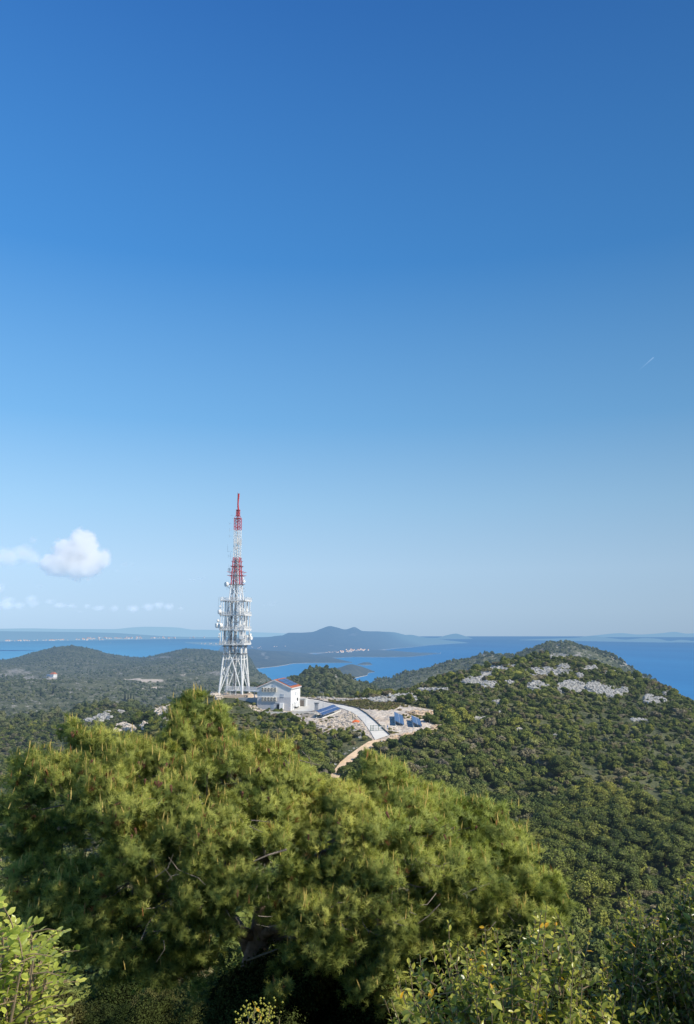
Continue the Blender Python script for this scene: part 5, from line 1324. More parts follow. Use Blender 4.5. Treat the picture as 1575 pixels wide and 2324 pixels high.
for a in [(607, 720, 770, 650, 738), (607, 845, 915, 650, 880), (603, 970, 1040, 650, 1005), (570, 1175, 1325, 660, 1322), (583, 1385, 1450, 640, 1415), (627, 1340, 1480, 650, 1420), (833, 1290, 1480, 780, 1475), (858, 1450, 1480, 830, 1465), (830, 1620, 1770, 800, 1700), (850, 1600, 1640, 830, 1620),
           (595, 1590, 1720, 640, 1700), (612, 1650, 1800, 640, 1720), (555, 1920, 2120, 600, 1960), (640, 570, 580, 690, 575), (672, 630, 650, 690, 642), (935, 2120, 2150, 860, 2148), (380, 2270, 2560, 400, 2540)]:
    whip(*a)
whip(600, 1660, 1740, 640, 1690, 1950, 0.05, ((565, 640, 1685), (565, 640, 1705), (565, 640, 1722), (575, 640, 1672)))
whip(1015, 150, 210, 1015, 180, 2370, 0.03); whip(395, 80, 180, 395, 170, 2370, 0.03); whip(480, 100, 180, 480, 170, 2370, 0.03)

# foundation slab, walkway between mast and building
slab = empty('foundation_slab', TB, R(-9.5)); tag(slab, 'tan concrete foundation slab carrying the mast', 'slab')
MB().box((0, 0.4, -1.0), (12.6, 12.6, 1.9)).build('base', M['tanslab'], slab)
f = MB()
for i in range(4): f.box((CR[i][0] * 4.95, CR[i][1] * 4.95, 0.2), (1.5, 1.5, 0.55))
for i, (sx, sy) in enumerate(CR): MB().box((sx * 4.95, sy * 4.95, 0.17), (1.4, 1.4, 0.5)).build('footing', M['tanslab'], slab)

HB = at(659.7, 1610.1, 313); HROT = R(-11.8)
walk = empty('footbridge', TB, R(-9.5)); tag(walk, 'white railed footbridge leading from the mast to the upper floor of the building', 'footbridge')
hinv = walk.matrix_basis.inverted()
hm = Matrix.Translation(HB) @ Matrix.Rotation(HROT, 4, 'Z')
wpts = [Vector((-3.6, -1.0, 2.0)), Vector((4.5, -1.0, 2.0)), hinv @ (hm @ Vector((-13.4, 7.0, 6.2)))]
wpts[2].z = wpts[1].z = wpts[0].z = 2.0
dk = MB(); rl = MB(); po = MB()
for a, b in zip(wpts[:-1], wpts[1:]):
    d = (b - a).normalized(); n_ = Vector((-d.y, d.x, 0)); L_ = (b - a).length
    mt = Matrix.Rotation(math.atan2(d.y, d.x), 3, 'Z'); dk.box((a + b) / 2 + Vector((0, 0, -0.2)), (L_, 1.8, 0.4), m=mt)
    for sg in (1, -1):
        for zz in (0.3, 0.65, 1.0, 1.35): rl.tube([a + n_ * 0.85 * sg + Vector((0, 0, zz)), b + n_ * 0.85 * sg + Vector((0, 0, zz))], 0.055, 5)
        q = 0.0
        while q <= L_: rl.tube([a + d * q + n_ * 0.85 * sg, a + d * q + n_ * 0.85 * sg + Vector((0, 0, 1.38))], 0.06, 5); q += 0.75
for x_ in (-3.3, -1.2, 1.0, 3.2): po.tube([(x_, -1.6, -0.1), (x_, -1.6, 1.8)], 0.1, 6); po.tube([(x_, -0.4, -0.1), (x_, -0.4, 1.8)], 0.1, 6)
p3 = wpts[1].lerp(wpts[2], 0.55); po.tube([p3 + Vector((0, 0, -3.6)), p3 + Vector((0, 0, -0.2))], 0.14, 6)
dk.build('deck', M['white_metal'], walk); rl.build('railing', M['white_metal'], walk); po.build('post', M['white_metal'], walk)
st = empty('metal_stair', TB, R(-9.5)); tag(st, 'dark steep stair from the mast slab down towards the building', 'stair')
s_ = MB(); s_.tube([(5.6, -5.2, 0.4), (8.4, -8.2, -2.2)], 0.12, 5); s_.tube([(8.6, -3.0, 1.6), (11.0, -5.4, -2.2)], 0.12, 5); s_.build('stringer', M['dark_metal'], st)

# ------------------------------------------------------------------ the white building
house = empty('equipment_building', HB, HROT)
tag(house, 'white two storey gabled equipment building with solar panels on its orange tiled roof', 'building')
GW, GD, EH, RH, XR = 13.4, 13.4, 8.0, 10.9, -6.55
w = MB()
fr = [(-GW, 0, -1.5), (0, 0, -1.5), (0, 0, EH), (XR, 0, RH), (-GW, 0, EH)]
bk = [(a, GD, c) for a, _, c in fr]
w.add(fr + bk, [(0, 1, 2, 3, 4), (9, 8, 7, 6, 5), (1, 6, 7, 2), (5, 0, 4, 9), (2, 7, 8, 3), (3, 8, 9, 4)])
w.build('wall', M['white_wall'], house)
MB().box((-GW / 2, -0.02, 1.5), (GW - 0.02, 0.05, 6.0)).build('plinth', M['grey_render'], house)
sl_r = math.atan2(RH - EH, -XR); Lr = math.hypot(RH - EH, XR) + 0.45; sl_l = math.atan2(RH - EH, XR + GW); Ll = math.hypot(RH - EH, XR + GW) + 0.45
def slope_box(side, s0, s1, y0, y1, z0_, z1_, mat, name, parent=house):
    """box lying on the right (+1) or left (-1) roof slope: s from ridge down, z above the slope"""
    sl_ = sl_r if side > 0 else sl_l; d = Vector((math.cos(sl_) * side, 0, -math.sin(sl_))); n_ = Vector((math.sin(sl_) * side, 0, math.cos(sl_))); o = Vector((XR, 0, RH))
    vs = [o + d * s + Vector((0, y, 0)) + n_ * z for z in (z0_, z1_) for (s, y) in ((s0, y0), (s1, y0), (s1, y1), (s0, y1))]
    b = MB().add(vs, [(3, 2, 1, 0), (4, 5, 6, 7), (0, 1, 5, 4), (1, 2, 6, 5), (2, 3, 7, 6), (3, 0, 4, 7)]); return b.build(name, mat, parent)
rf = slope_box(1, -0.02, Lr, -0.35, GD + 0.35, 0.06, 0.28, M['tiles'], 'roof'); slope_box(-1, 0.02, Ll, -0.35, GD + 0.35, 0.06, 0.28, M['tiles'], 'roof')
slope_box(1, 0.0, Lr, -0.42, -0.36, -0.16, 0.20, M['white_wall'], 'verge_board'); slope_box(-1, 0.0, Ll, -0.42, -0.36, -0.16, 0.14, M['white_wall'], 'verge_board')
slope_box(1, Lr + 0.005, Lr + 0.14, -0.36, GD + 0.35, -0.30, 0.22, M['white_wall'], 'gutter')
def pv_quad(name, parent, a, b, c, d, nu, nv, mat=None):
    """one photovoltaic field: corners a (u0v0), b (u1v0), c (u1v1), d (u0v1)"""
    a, b, c, d = map(Vector, (a, b, c, d)); n_ = (b - a).cross(d - a).normalized() * 0.06
    me = bpy.data.meshes.new(name); me.from_pydata([a + n_, b + n_, c + n_, d + n_, a, b, c, d], [], [(0, 1, 2, 3), (7, 6, 5, 4), (0, 4, 5, 1), (1, 5, 6, 2), (2, 6, 7, 3), (3, 7, 4, 0)])
    uvl = me.uv_layers.new(name='UVMap'); q = [(0, 0), (nu, 0), (nu, nv * 1.65), (0, nv * 1.65)]
    for i in range(4): uvl.data[i].uv = q[i]
    me.update(); return link(name, me, M['pv'], parent)
def on_roof(s, y, z=0.36): return Vector((XR, 0, RH)) + Vector((math.cos(sl_r), 0, -math.sin(sl_r))) * s + Vector((0, y, 0)) + Vector((math.sin(sl_r), 0, math.cos(sl_r))) * z
for (y0, y1) in ((0.9, 7.7), (8.2, 12.7)):
    for (s0, s1) in ((0.75, 2.55), (2.68, 4.48), (4.61, 6.3)):
        pv_quad('solar_panel', house, on_roof(s0, y0), on_roof(s1, y0), on_roof(s1, y1), on_roof(s0, y1), 1.8, (y1 - y0) / 1.65)
def ac(x_, h):
    o = MB().box((x_, -0.30, h), (0.88, 0.5, 1.5)).build('air_conditioner', M['cream_metal'], house)
    for dz in (0.36, -0.36): MB().tube([(x_ - 0.08, -0.556, h + dz), (x_ - 0.08, -0.566, h + dz)], 0.29, 12).build('fan', M['fan'], o)
for k in range(5):
    ac(-11.15 + 1.27 * k, 7.25); ac(-11.15 + 1.27 * k, 3.75)
def window(c, wd, ht, axis='x', shut=True):
    if axis == 'x': o = MB().box((c[0], -0.05, c[1]), (wd, 0.06, ht)).build('window', M['white_metal'], house); MB().box((c[0], -0.075, c[1]), (wd - 0.16, 0.05, ht - 0.16)).build('shutter', M['window'], o); MB().box((c[0], -0.11, c[1] - ht / 2 - 0.05), (wd + 0.2, 0.2, 0.08)).build('sill', M['grey_render'], o); MB().box((c[0], -0.105, c[1]), (0.09, 0.03, ht - 0.16)).build('mullion', M['white_metal'], o)
    else: o = MB().box((0.04, c[0], c[1]), (0.06, wd, ht)).build('window', M['white_metal'], house); MB().box((0.07, c[0], c[1]), (0.05, wd - 0.16, ht - 0.16)).build('shutter', M['window'] if shut else M['white_wall'], o)
window((-6.8, 8.75), 1.65, 0.95); window((-3.45, 5.25), 1.45, 1.15)
window((6.9, 5.5), 1.0, 1.3, 'y'); window((3.6, 5.5), 1.5, 1.2, 'y', False); window((9.9, 5.5), 1.5, 1.2, 'y', False)
d_ = MB().box((0.05, 9.6, 2.3), (0.06, 1.6, 2.7)).build('door', M['dark_open'], house)
MB().box((-7.3, -0.06, 1.15), (1.3, 0.06, 2.0)).build('door', M['window'], house); MB().box((-5.0, -0.06, 0.9), (1.2, 0.06, 1.9)).build('door', M['dark_open'], house)
MB().box((-5.3, -0.09, 2.3), (5.2, 0.1, 0.16)).build('ledge', M['grey_render'], house)
o = MB().add([(-4.2, -0.1, 0.1), (-2.7, -0.1, 0.1), (-2.7, -1.2, 0.1), (-4.2, -1.2, 0.1), (-4.2, -0.1, 2.3), (-2.7, -0.1, 2.3), (-2.7, -0.9, 2.3), (-4.2, -0.9, 2.3)], [(0, 1, 2, 3), (7, 6, 5, 4), (3, 2, 6, 7), (2, 1, 5, 6), (0, 3, 7, 4), (1, 0, 4, 5)]).build('white_cabinet', M['white_wall'], house)
for y_ in (4.4, 6.2, 8.1):
    MB().add([(0.1, y_, 1.0), (1.15, y_, 0.55), (1.15, y_ + 1.15, 0.55), (0.1, y_ + 1.15, 1.0), (0.1, y_, 2.6), (0.75, y_, 2.2), (0.75, y_ + 1.15, 2.2), (0.1, y_ + 1.15, 2.6)],
             [(3, 2, 1, 0), (4, 5, 6, 7), (0, 1, 5, 4), (1, 2, 6, 5), (2, 3, 7, 6), (3, 0, 4, 7)]).build('vent_hood', M['white_metal'], house)
    MB().box((0.5, y_ + 0.55, 0.3), (0.7, 0.5, 0.5)).build('dark_unit', M['dark_metal'], house)
MB().box((0.35, 2.1, 1.1), (0.6, 0.7, 1.9)).build('meter_box', M['white_metal'], house)
MB().tube([(0.1, 13.1, -0.2), (0.1, 13.1, EH)], 0.07, 6).build('downpipe', M['white_metal'], house)
# annexes and walls of the yard
def place(name, label, cat, u, v, r, rz=HROT, z=None, group=None):
    p = at(u, v, r)
    if z is None: p.z = float(H(p.x, p.y))
    e = empty(name, p, rz); tag(e, label, cat, group); return e
e = place('shed', 'low grey green shed with a dark front behind the building corner', 'shed', 684, 1593.5, 327)
MB().box((0, 0, 1.3), (3.8, 3.0, 3.2)).build('wall', M['greywall'], e); MB().box((0, 0, 2.98), (4.1, 3.3, 0.16)).build('roof', M['concrete2'], e); MB().box((-0.1, -1.53, 1.2), (3.2, 0.05, 2.3)).build('door', M['fan'], e)
e = place('white_wall', 'short white wall block right of the grey green shed', 'wall', 691.5, 1594, 327)
MB().box((0, 0, 1.2), (1.8, 1.2, 3.2)).build('body', M['white_wall'], e)
e = place('electric_cabinet', 'grey electric cabinet with a dark cap standing in the yard', 'cabinet', 718.5, 1609.5, 305)
MB().box((0, 0, 1.35), (1.3, 1.1, 3.0)).build('body', M['grey_metal'], e); MB().box((0, 0, 2.95), (1.8, 1.6, 0.14)).build('cap', M['dark_metal'], e)
e = place('retaining_wall', 'grey concrete retaining wall between the mast slab and the building', 'wall', 577, 1594, 322)
a = e.location.copy(); q = at(591, 1599, 316)
MB().box((0, 0, 0.5), (13.0, 0.5, 3.6)).build('wall', M['greywall'], e); MB().box((6.7, 1.2, 0.6), (0.5, 3.0, 3.8)).build('end_wall', M['concrete2'], e)
e = place('yard_wall', 'low stone parapet with a dark pit behind it, left of the big solar panel', 'wall', 700, 1622, 290)
MB().box((0, 0, 0.3), (5.0, 0.4, 1.5)).build('wall', M['rubble'], e); MB().box((2.3, 3.0, 0.5), (0.4, 5.6, 1.5)).build('side_wall', M['concrete2'], e); MB().box((-0.3, 2.6, 0.75), (4.6, 4.0, 0.1)).build('pit_shade', M['dark_open'], e)  # flat dark sheet stands in for the shade inside the pit
e = place('edge_wall', 'thin pale wall along the foot of the building yard', 'wall', 658, 1618.5, 300, R(-2))
MB().box((0, 0, 0.0), (19, 0.4, 1.5)).build('wall', M['concrete2'], e)

# free standing solar arrays
def pv_array(label, near, far, h=1.65, W=3.15, tilt=R(24), n=4):
    p0 = ground(*near, 120); p1 = ground(*far, 120)
    e = empty('solar_array', p0); tag(e, label, 'solar panel', 'ground solar arrays')
    L_ = p1 - p0; ax = L_.normalized(); rt_ = Vector((ax.y, -ax.x, 0)).normalized()
    s = rt_ * math.cos(tilt) + Vector((0, 0, -math.sin(tilt)))
    up = Vector((0, 0, h)); Z0 = Vector((0, 0, 0))
    for (a, b) in ((0, W / 2 - 0.06), (W / 2 + 0.06, W)):
        pv_quad('solar_panel', e, up + s * a, up + s * b, up + L_ + s * b, up + L_ + s * a, 1.55, L_.length / 1.65)
    fr = MB()
    for a in (0.1, W / 2, W - 0.1): fr.tube([up + s * a - Vector((0, 0, 0.08)), up + L_ + s * a - Vector((0, 0, 0.08))], 0.06, 5)
    fr.tube([up + s * (W / 2) + Vector((0, 0, 0.03)), up + L_ + s * (W / 2) + Vector((0, 0, 0.03))], 0.05, 4)
    fr.build('frame', M['white_metal'], e)
    for k in range(n):
        t = 0.03 + 0.94 * k / (n - 1); o = L_ * t; m_ = MB()
        hi = up + o + s * 0.15; lo = up + o + s * (W - 0.25)
        def gz(p): return float(H(p.x + p0.x, p.y + p0.y)) - p0.z
        gh = Vector((hi.x, hi.y, gz(hi) - 0.2)); gl = Vector((lo.x, lo.y, gz(lo) - 0.2))
        m_.tube([gh, hi], 0.09, 5); m_.tube([gl, lo], 0.09, 5); m_.tube([gl, hi], 0.06, 5); m_.tube([hi, lo], 0.06, 5); m_.build('leg', M['grey_metal'], e)
    ft = MB(); mid = s * (W * 0.5); a = mid * 1; 
    for q in (0.25, W - 0.3):
        pts = [Vector(((L_ * t + s * q).x, (L_ * t + s * q).y, 0)) for t in (-0.02, 0.5, 1.02)]
        for i in range(2):
            for p in pts: p.z = float(H(p.x + p0.x, p.y + p0.y)) - p0.z + 0.1
            d = pts[i + 1] - pts[i]; ft.tube([pts[i], pts[i + 1]], 0.28, 4)
    ft.build('footing', M['concrete2'], e)
pv_array('tilted blue solar array left of the road bend, beside the building yard', (717, 1630), (756.7, 1615.5), 2.5, 3.3)
pv_array('upright looking blue solar array right of the road, nearer the gate, casting a dark shadow', (896.6, 1648), (894.5, 1627))
pv_array('rightmost blue solar array on the gravel right of the road', (937, 1652), (933.3, 1636))

# street furniture
def pole(name, label, cat, u, v0, h, r, lamp=False, mat='grey_metal', rad=0.07):
    p = ground(u, v0, 150); e = empty(name, p); tag(e, label, cat)
    MB().tube([(0, 0, -0.3), (0, 0, h)], [rad * 1.3, rad], 8).build('pole', M[mat], e)
    if lamp: MB().tube([(0, 0, h), (-0.5, 0, h + 0.12), (-0.9, 0, h + 0.1)], 0.05, 6).build('arm', M[mat], e); MB().box((-1.0, 0, h + 0.1), (0.7, 0.28, 0.14)).build('lamp_head', M[mat], e)
    return e
pole('street_lamp', 'grey street lamp at the near edge of the building yard', 'street lamp', 733.2, 1605.5, 5.6, 300, True)
pole('thin_pole', 'thin pale pole standing beside the road above the gate', 'pole', 830.5, 1649, 4.0, 255, False, 'white_metal', 0.05)
p0 = ground(840.8, 1660.5, 150); p1 = ground(872, 1659.5, 150)
e = empty('gate', p0); tag(e, 'dark green metal double gate closed across the road', 'gate')
d = p1 - p0; d.z = 0; zt_ = p1.z - p0.z
for (a, b, nm) in ((0.0, 0.20, 'leaf'), (0.20, 0.58, 'leaf'), (0.58, 1.0, 'leaf')):
    m_ = MB(); A = d * a + Vector((0, 0, zt_ * a)); B = d * b + Vector((0, 0, zt_ * b))
    for zz in (0.15, 0.85, 1.75): m_.tube([A + Vector((0, 0, zz)), B + Vector((0, 0, zz))], 0.045 if zz != 0.85 else 0.02, 5)
    for k in range(9): q = A.lerp(B, k / 8); m_.tube([q + Vector((0, 0, 0.15)), q + Vector((0, 0, 1.75))], 0.012, 4)
    m_.build(nm, M['green_metal'], e)
for a in (0.0, 0.2, 0.58, 1.0): q = d * a; MB().tube([q + Vector((0, 0, zt_ * a - 0.3)), q + Vector((0, 0, zt_ * a + 1.85))], 0.07, 6).build('post', M['green_metal'], e)
for a in (0.42, 0.74): q = d * a + Vector((0, -0.06, 1.35)); MB().box(q, (0.55, 0.03, 0.35)).build('notice', M['white_metal'], e)
pole('green_post', 'small dark green post in the rubble left of the road', 'post', 800, 1633, 1.8, 262, False, 'green_metal', 0.09)
e = place('sign', 'small white sign with a blue panel on a post right of the gate', 'sign', 879.8, 1662, 248)
p = ground(879.8, 1659, 150); e.location = p
MB().tube([(0, 0, -0.3), (0, 0, 1.1)], 0.04, 6).build('post', M['grey_metal'], e); o = MB().box((0, -0.05, 1.15), (0.42, 0.03, 1.0)).build('board', M['white_metal'], e); MB().box((0, -0.075, 1.35), (0.28, 0.02, 0.35)).build('symbol', M['sign_blue'], o)
p = ground(808, 1640, 150)
bm = bmesh.new(); bmesh.ops.create_grid(bm, x_segments=14, y_segments=10, size=1.0)
for vtx in bm.verts: x_, y_ = vtx.co.x, vtx.co.y; vtx.co = Vector((x_ * 1.5, y_ * 1.0, 0.75 * max(0, 1 - x_ * x_ - y_ * y_ * 0.8) + 0.2 * random.random()))
me = bpy.data.meshes.new('sheet'); bm.to_mesh(me); bm.free()
tag(link('orange_sheet', me, M['orange'], None, p), 'crumpled orange sheet lying on the rocks left of the gate', 'sheet')
# fence posts round the panels
for k, (u, v) in enumerate([(886, 1662), (905, 1659), (922, 1657), (940, 1655), (958, 1651), (975, 1645)]):
    p = ground(u, v, 150); o = MB().tube([(0, 0, -0.2), (0, 0, 1.5)], 0.035, 5).build('fence_post', M['grey_metal'], None, p); tag(o, 'thin grey fence post in front of the two right solar arrays', 'post', 'fence posts before the solar arrays')

# ------------------------------------------------------------------ far houses, boats, lighthouse
def house_mesh(seed, k=1.0):
    b = MB(); b.add([(-.5, -.4, 0), (.5, -.4, 0), (.5, .4, 0), (-.5, .4, 0), (-.5, -.4, .55 * k), (.5, -.4, .55 * k), (.5, .4, .55 * k), (-.5, .4, .55 * k), (-.5, 0, .8 * k), (.5, 0, .8 * k)],
                    [(0, 1, 5, 4), (1, 2, 6, 5), (2, 3, 7, 6), (3, 0, 4, 7), (4, 8, 7), (5, 6, 9), (4, 5, 9, 8), (6, 7, 8, 9)])
    me = b.mesh('house'); me.materials.append(M['town_wall']); me.materials.append(M['town_roof'])
    for p in list(me.polygons)[6:]: p.material_index = 1
    return me
HM = [house_mesh(k, q) for k, q in enumerate((1.0, 1.3, 0.8))]
rh = np.random.default_rng(9)
def town(n, pts, du, dv, size, label, group, r0=5500.0, scale_r=True, flat=False):
    made = 0
    while made < n:
        i = rh.integers(0, len(pts)); u = pts[i][0] + rh.normal() * du; v = pts[i][1] + rh.normal() * dv
        x_, f_, w_ = ray(u, v); r = float(sea_r(u, v)) if w_ < -0.002 else None
        if r is None: continue
        # stand it where the sight line meets the island slope
        dg = bpy.context.evaluated_depsgraph_get() if made == 0 else None
        hit = None
        d = Vector((float(x_), float(f_), float(w_))).normalized()
        for ob, bvh in FAR_BVH:
            q = bvh.ray_cast(Vector((0, 0, CAMZ)), d)
            if q[0] is not None and (hit is None or q[3] < hit[1]): hit = (q[0], q[3])
        if hit is None or hit[1] < r0: 
            made += 0.2; continue
        p = hit[0]; s = size * hit[1] / F * (0.6 + 0.8 * rh.random())
        o = link('town_house', HM[rh.integers(0, 3)], None, None, (p.x, p.y, p.z - s * 0.12)); o.scale = (s, s, s); o.rotation_euler = (0, 0, rh.normal() * 0.6)
        tag(o, label, 'house', group); made += 1
from mathutils.bvhtree import BVHTree
FAR_BVH = []
for o in C.objects:
    if o.name.startswith('hills'):
        FAR_BVH.append((o, BVHTree.FromPolygons([v_.co[:] for v_ in o.data.vertices], [p.vertices[:] for p in o.data.polygons])))
town(75, [(785, 1479), (800, 1477.5), (815, 1476.5), (825, 1475.5), (770, 1479.5), (795, 1476)], 6, 1.0, 2.2, 'tiny white house with a red roof in the town on the island bay', 'houses of the bay town')
town(14, [(748, 1480.5), (755, 1480)], 5, 0.7, 1.5, 'tiny white house left of the town on the island bay', 'houses left of the bay town')
town(55, [(20, 1454.5), (60, 1455), (110, 1454), (130, 1453.5), (40, 1454.7), (200, 1452.5)], 14, 0.6, 3.0, 'tiny pale house on the far shore at the left edge of the picture', 'houses on the far left shore')
town(75, [(215, 1450.5), (235, 1449), (260, 1449), (285, 1449.3), (320, 1449.3), (360, 1448.8), (400, 1448.6), (440, 1448.3), (380, 1448.8)], 11, 0.7, 2.9, 'tiny pale house of the long town on the far shore left of the mast', 'houses of the far shore town')
town(14, [(485, 1462), (500, 1462), (470, 1460.5)], 8, 0.7, 1.6, 'tiny house on the spit just left of the mast', 'houses on the spit')
town(14, [(572, 1471), (590, 1471), (580, 1469), (626, 1468)], 10, 1.0, 1.4, 'tiny house on the shore hills just right of the mast', 'houses right of the mast')
def boat(u, v, size, label):
    p = at(u, v, float(sea_r(u, v))); p.z = 0; s = size * p.length / F
    e = empty('sailboat', p, 0.3); tag(e, label, 'boat', 'sailboats on the water')
    MB().add([(-.5, 0, .15), (-.35, -.12, .2), (.35, -.12, .2), (.5, 0, .22), (.35, .12, .2), (-.35, .12, .2), (-.3, 0, -.05), (.3, 0, -.05)], [(0, 1, 6), (1, 2, 7, 6), (2, 3, 7), (3, 4, 7), (4, 5, 6, 7), (5, 0, 6), (5, 4, 3, 2, 1, 0)]).build('hull', M['white_metal'], e)
    MB().add([(-.3, 0, .25), (.38, 0, .25), (.02, 0, 1.35), (0.05, .05, .25)], [(0, 3, 2), (3, 1, 2), (0, 1, 3)]).build('sail', M['white_metal'], e)
    e.scale = (s, s, s)
for (u, v, s, l) in [(250.6, 1460.5, 2.6, 'white sailboat on the strait, the larger one above the left ridge'), (67, 1465, 1.8, 'small white sailboat on the strait at far left'), (262, 1466, 1.4, 'tiny white boat just below the larger sailboat on the strait'), (386, 1455.5, 2.0, 'white sailboat on the strait left of the mast'),
                     (989, 1481.8, 1.5, 'tiny white boat by the tip of the long cape'), (1029, 1481, 1.8, 'white boat in open water right of the long cape'), (1156, 1456.5, 1.8, 'white sailboat on open sea left of the second hill'), (1450, 1457.5, 1.8, 'white sailboat before the islands on the right horizon'), (410, 1456, 1.3, 'tiny white boat on the strait close to the mast')]:
    boat(u, v, s, l)
p = at(999.5, 1484.6, float(sea_r(999.5, 1484.6))); p.z = 0; s = 4.5 * p.length / F
e = empty('lighthouse', p); tag(e, 'small white lighthouse on the tip of the long cape', 'lighthouse'); e.scale = (s, s, s)
MB().tube([(0, 0, 0), (0, 0, 0.75)], [0.13, 0.09], 10).build('shaft', M['white_wall'], e); MB().tube([(0, 0, 0.75), (0, 0, 0.95), (0, 0, 1.02)], [0.12, 0.1, 0.02], 10).build('lantern', M['white_metal'], e)
# the lone house on the left plain
p = ground(121, 1537.5, 900)
e = empty('farmhouse', p, R(-28)); sc_ = p.xy.length / F * 11; e.scale = (sc_, sc_, sc_); tag(e, 'lone pale house with an orange roof on the plain at the left', 'house')
MB().add([(-.5, -.45, -.2), (.5, -.45, -.2), (.5, .45, -.2), (-.5, .45, -.2), (-.5, -.45, .62), (.5, -.45, .62), (.5, .45, .62), (-.5, .45, .62)], [(0, 1, 5, 4), (1, 2, 6, 5), (2, 3, 7, 6), (3, 0, 4, 7)]).build('wall', M['white_wall'], e)
MB().add([(-.55, -.5, .62), (.55, -.5, .62), (.55, .5, .62), (-.55, .5, .62), (-.25, 0, .98), (.3, 0, .98)], [(0, 1, 5, 4), (1, 2, 5), (2, 3, 4, 5), (3, 0, 4), (3, 2, 1, 0)]).build('roof', M['tiles'], e)
MB().box((-1.0, 0.0, 0.25), (0.9, 0.7, 0.6)).build('annex', M['window'], e); MB().box((-1.2, -0.75, -0.02), (1.4, 0.35, 0.3)).build('terrace', M['rubble'], e)

# ------------------------------------------------------------------ clouds: scattering volumes with a glow of their own added
def cloud(label, puffs, r, dens, em, rough=0.5, nscale=0.004, soft=1.6, white=(0.98, 0.98, 0.98), emcol=(0.8, 0.88, 1.0), group=None, name='cloud', step=None):
    """puffs: (u, v, radius in picture units, squash)"""
    P = []; c0 = at(puffs[0][0], puffs[0][1], r)
    for (u, v, q, sq) in puffs:
        p = at(u, v, r + random.uniform(-0.3, 0.3) * q * r / F); P.append((p, q * r / F, sq))
    lo = Vector([min(p[i] - R_ * 1.6 * (sq if i < 2 else 1) for p, R_, sq in P) for i in range(3)]); hi = Vector([max(p[i] + R_ * 1.6 * (sq if i < 2 else 1) for p, R_, sq in P) for i in range(3)])
    c = (lo + hi) / 2; d = hi - lo
    m, nt, out = new_mat('cloud'); g = nt.nodes.new('ShaderNodeNewGeometry')
    nz = noise(nt, nscale, 6, 0.62, g.outputs['Position'])
    tot = None
    for (p, R_, sq) in P:
        s = nt.nodes.new('ShaderNodeVectorMath'); s.operation = 'SUBTRACT'; s.inputs[1].default_value = p; nt.links.new(g.outputs['Position'], s.inputs[0])
        mm = nt.nodes.new('ShaderNodeVectorMath'); mm.operation = 'MULTIPLY'; mm.inputs[1].default_value = (1 / (R_ * sq), 1 / (R_ * sq), 1 / R_); nt.links.new(s.outputs[0], mm.inputs[0])
        l = nt.nodes.new('ShaderNodeVectorMath'); l.operation = 'LENGTH'; nt.links.new(mm.outputs[0], l.inputs[0])
        v_ = math_node(nt, 'SUBTRACT', 1.0, l.outputs['Value'])
        tot = v_ if tot is None else math_node(nt, 'SMOOTH_MAX', tot, v_)
        if tot is not v_: nt.nodes[-1].inputs[2].default_value = 0.25
    f_ = math_node(nt, 'ADD', tot, math_node(nt, 'MULTIPLY', math_node(nt, 'SUBTRACT', nz, 0.55), rough * 3.0))
    de = math_node(nt, 'MINIMUM', math_node(nt, 'MAXIMUM', math_node(nt, 'MULTIPLY', f_, soft), 0.0), 1.0)
    ds = math_node(nt, 'MULTIPLY', de, dens)
    sc = nt.nodes.new('ShaderNodeVolumeScatter'); sc.inputs['Color'].default_value = white + (1,); sc.inputs['Anisotropy'].default_value = 0.2; nt.links.new(ds, sc.inputs['Density'])
    e_ = nt.nodes.new('ShaderNodeEmission'); e_.inputs[0].default_value = emcol + (1,); nt.links.new(math_node(nt, 'MULTIPLY', ds, em), e_.inputs[1])  # glow added in place of light scattered many times inside
    ad = nt.nodes.new('ShaderNodeAddShader'); nt.links.new(sc.outputs[0], ad.inputs[0]); nt.links.new(e_.outputs[0], ad.inputs[1]); nt.links.new(ad.outputs[0], out.inputs['Volume'])
    bm = bmesh.new(); bmesh.ops.create_icosphere(bm, subdivisions=3, radius=0.5)
    for v2 in bm.verts: v2.co = Vector((v2.co.x * d.x * 1.45, v2.co.y * d.y * 1.45, v2.co.z * d.z * 1.45))
    me = bpy.data.meshes.new('cloud'); bm.to_mesh(me); bm.free()
    o = link(name, me, m, None, c); tag(o, label, 'cloud', group); return o
def zq(pts): return [((x / 1.75) / 1.7625, (2050 + y / 1.75) / 1.7625, q / 3.0844, sq) for x, y, q, sq in pts]
cloud('big white cumulus cloud over the left horizon', zq([(575, 260, 125, 1), (560, 180, 75, 1), (610, 190, 70, 1), (450, 260, 85, 1), (470, 340, 105, 1.1), (360, 360, 75, 1.2), (620, 350, 110, 1.1), (715, 330, 70, 1), (560, 390, 90, 1.5), (400, 390, 65, 1.5), (740, 300, 45, 1)]), 11000, 0.012, 0.115, 0.46, 0.012, 6.0)
cloud('grey violet cloud at the left edge beside the big white one', zq([(60, 310, 75, 1.5), (160, 290, 70, 1.3), (220, 310, 60, 1.2), (-60, 310, 80, 1.5), (235, 190, 25, 1.2)]), 11000, 0.0055, 0.16, 0.46, 0.009, 2.2, (0.88, 0.88, 0.92), (0.70, 0.76, 0.93))
cloud('small cloud touching the left edge below the violet one', zq([(-15, 530, 45, 1.2), (0, 540, 30, 1.2)]), 12000, 0.0034, 0.25, 0.35, 0.007, 1.6)
cloud('faint low bank of cloud at far left above the coast', zq([(215, 610, 42, 1.1), (235, 640, 35, 1.2), (130, 650, 30, 1.6), (40, 645, 40, 2.0), (60, 610, 25, 2)]), 16000, 0.0032, 0.27, 0.42, 0.006, 1.7)
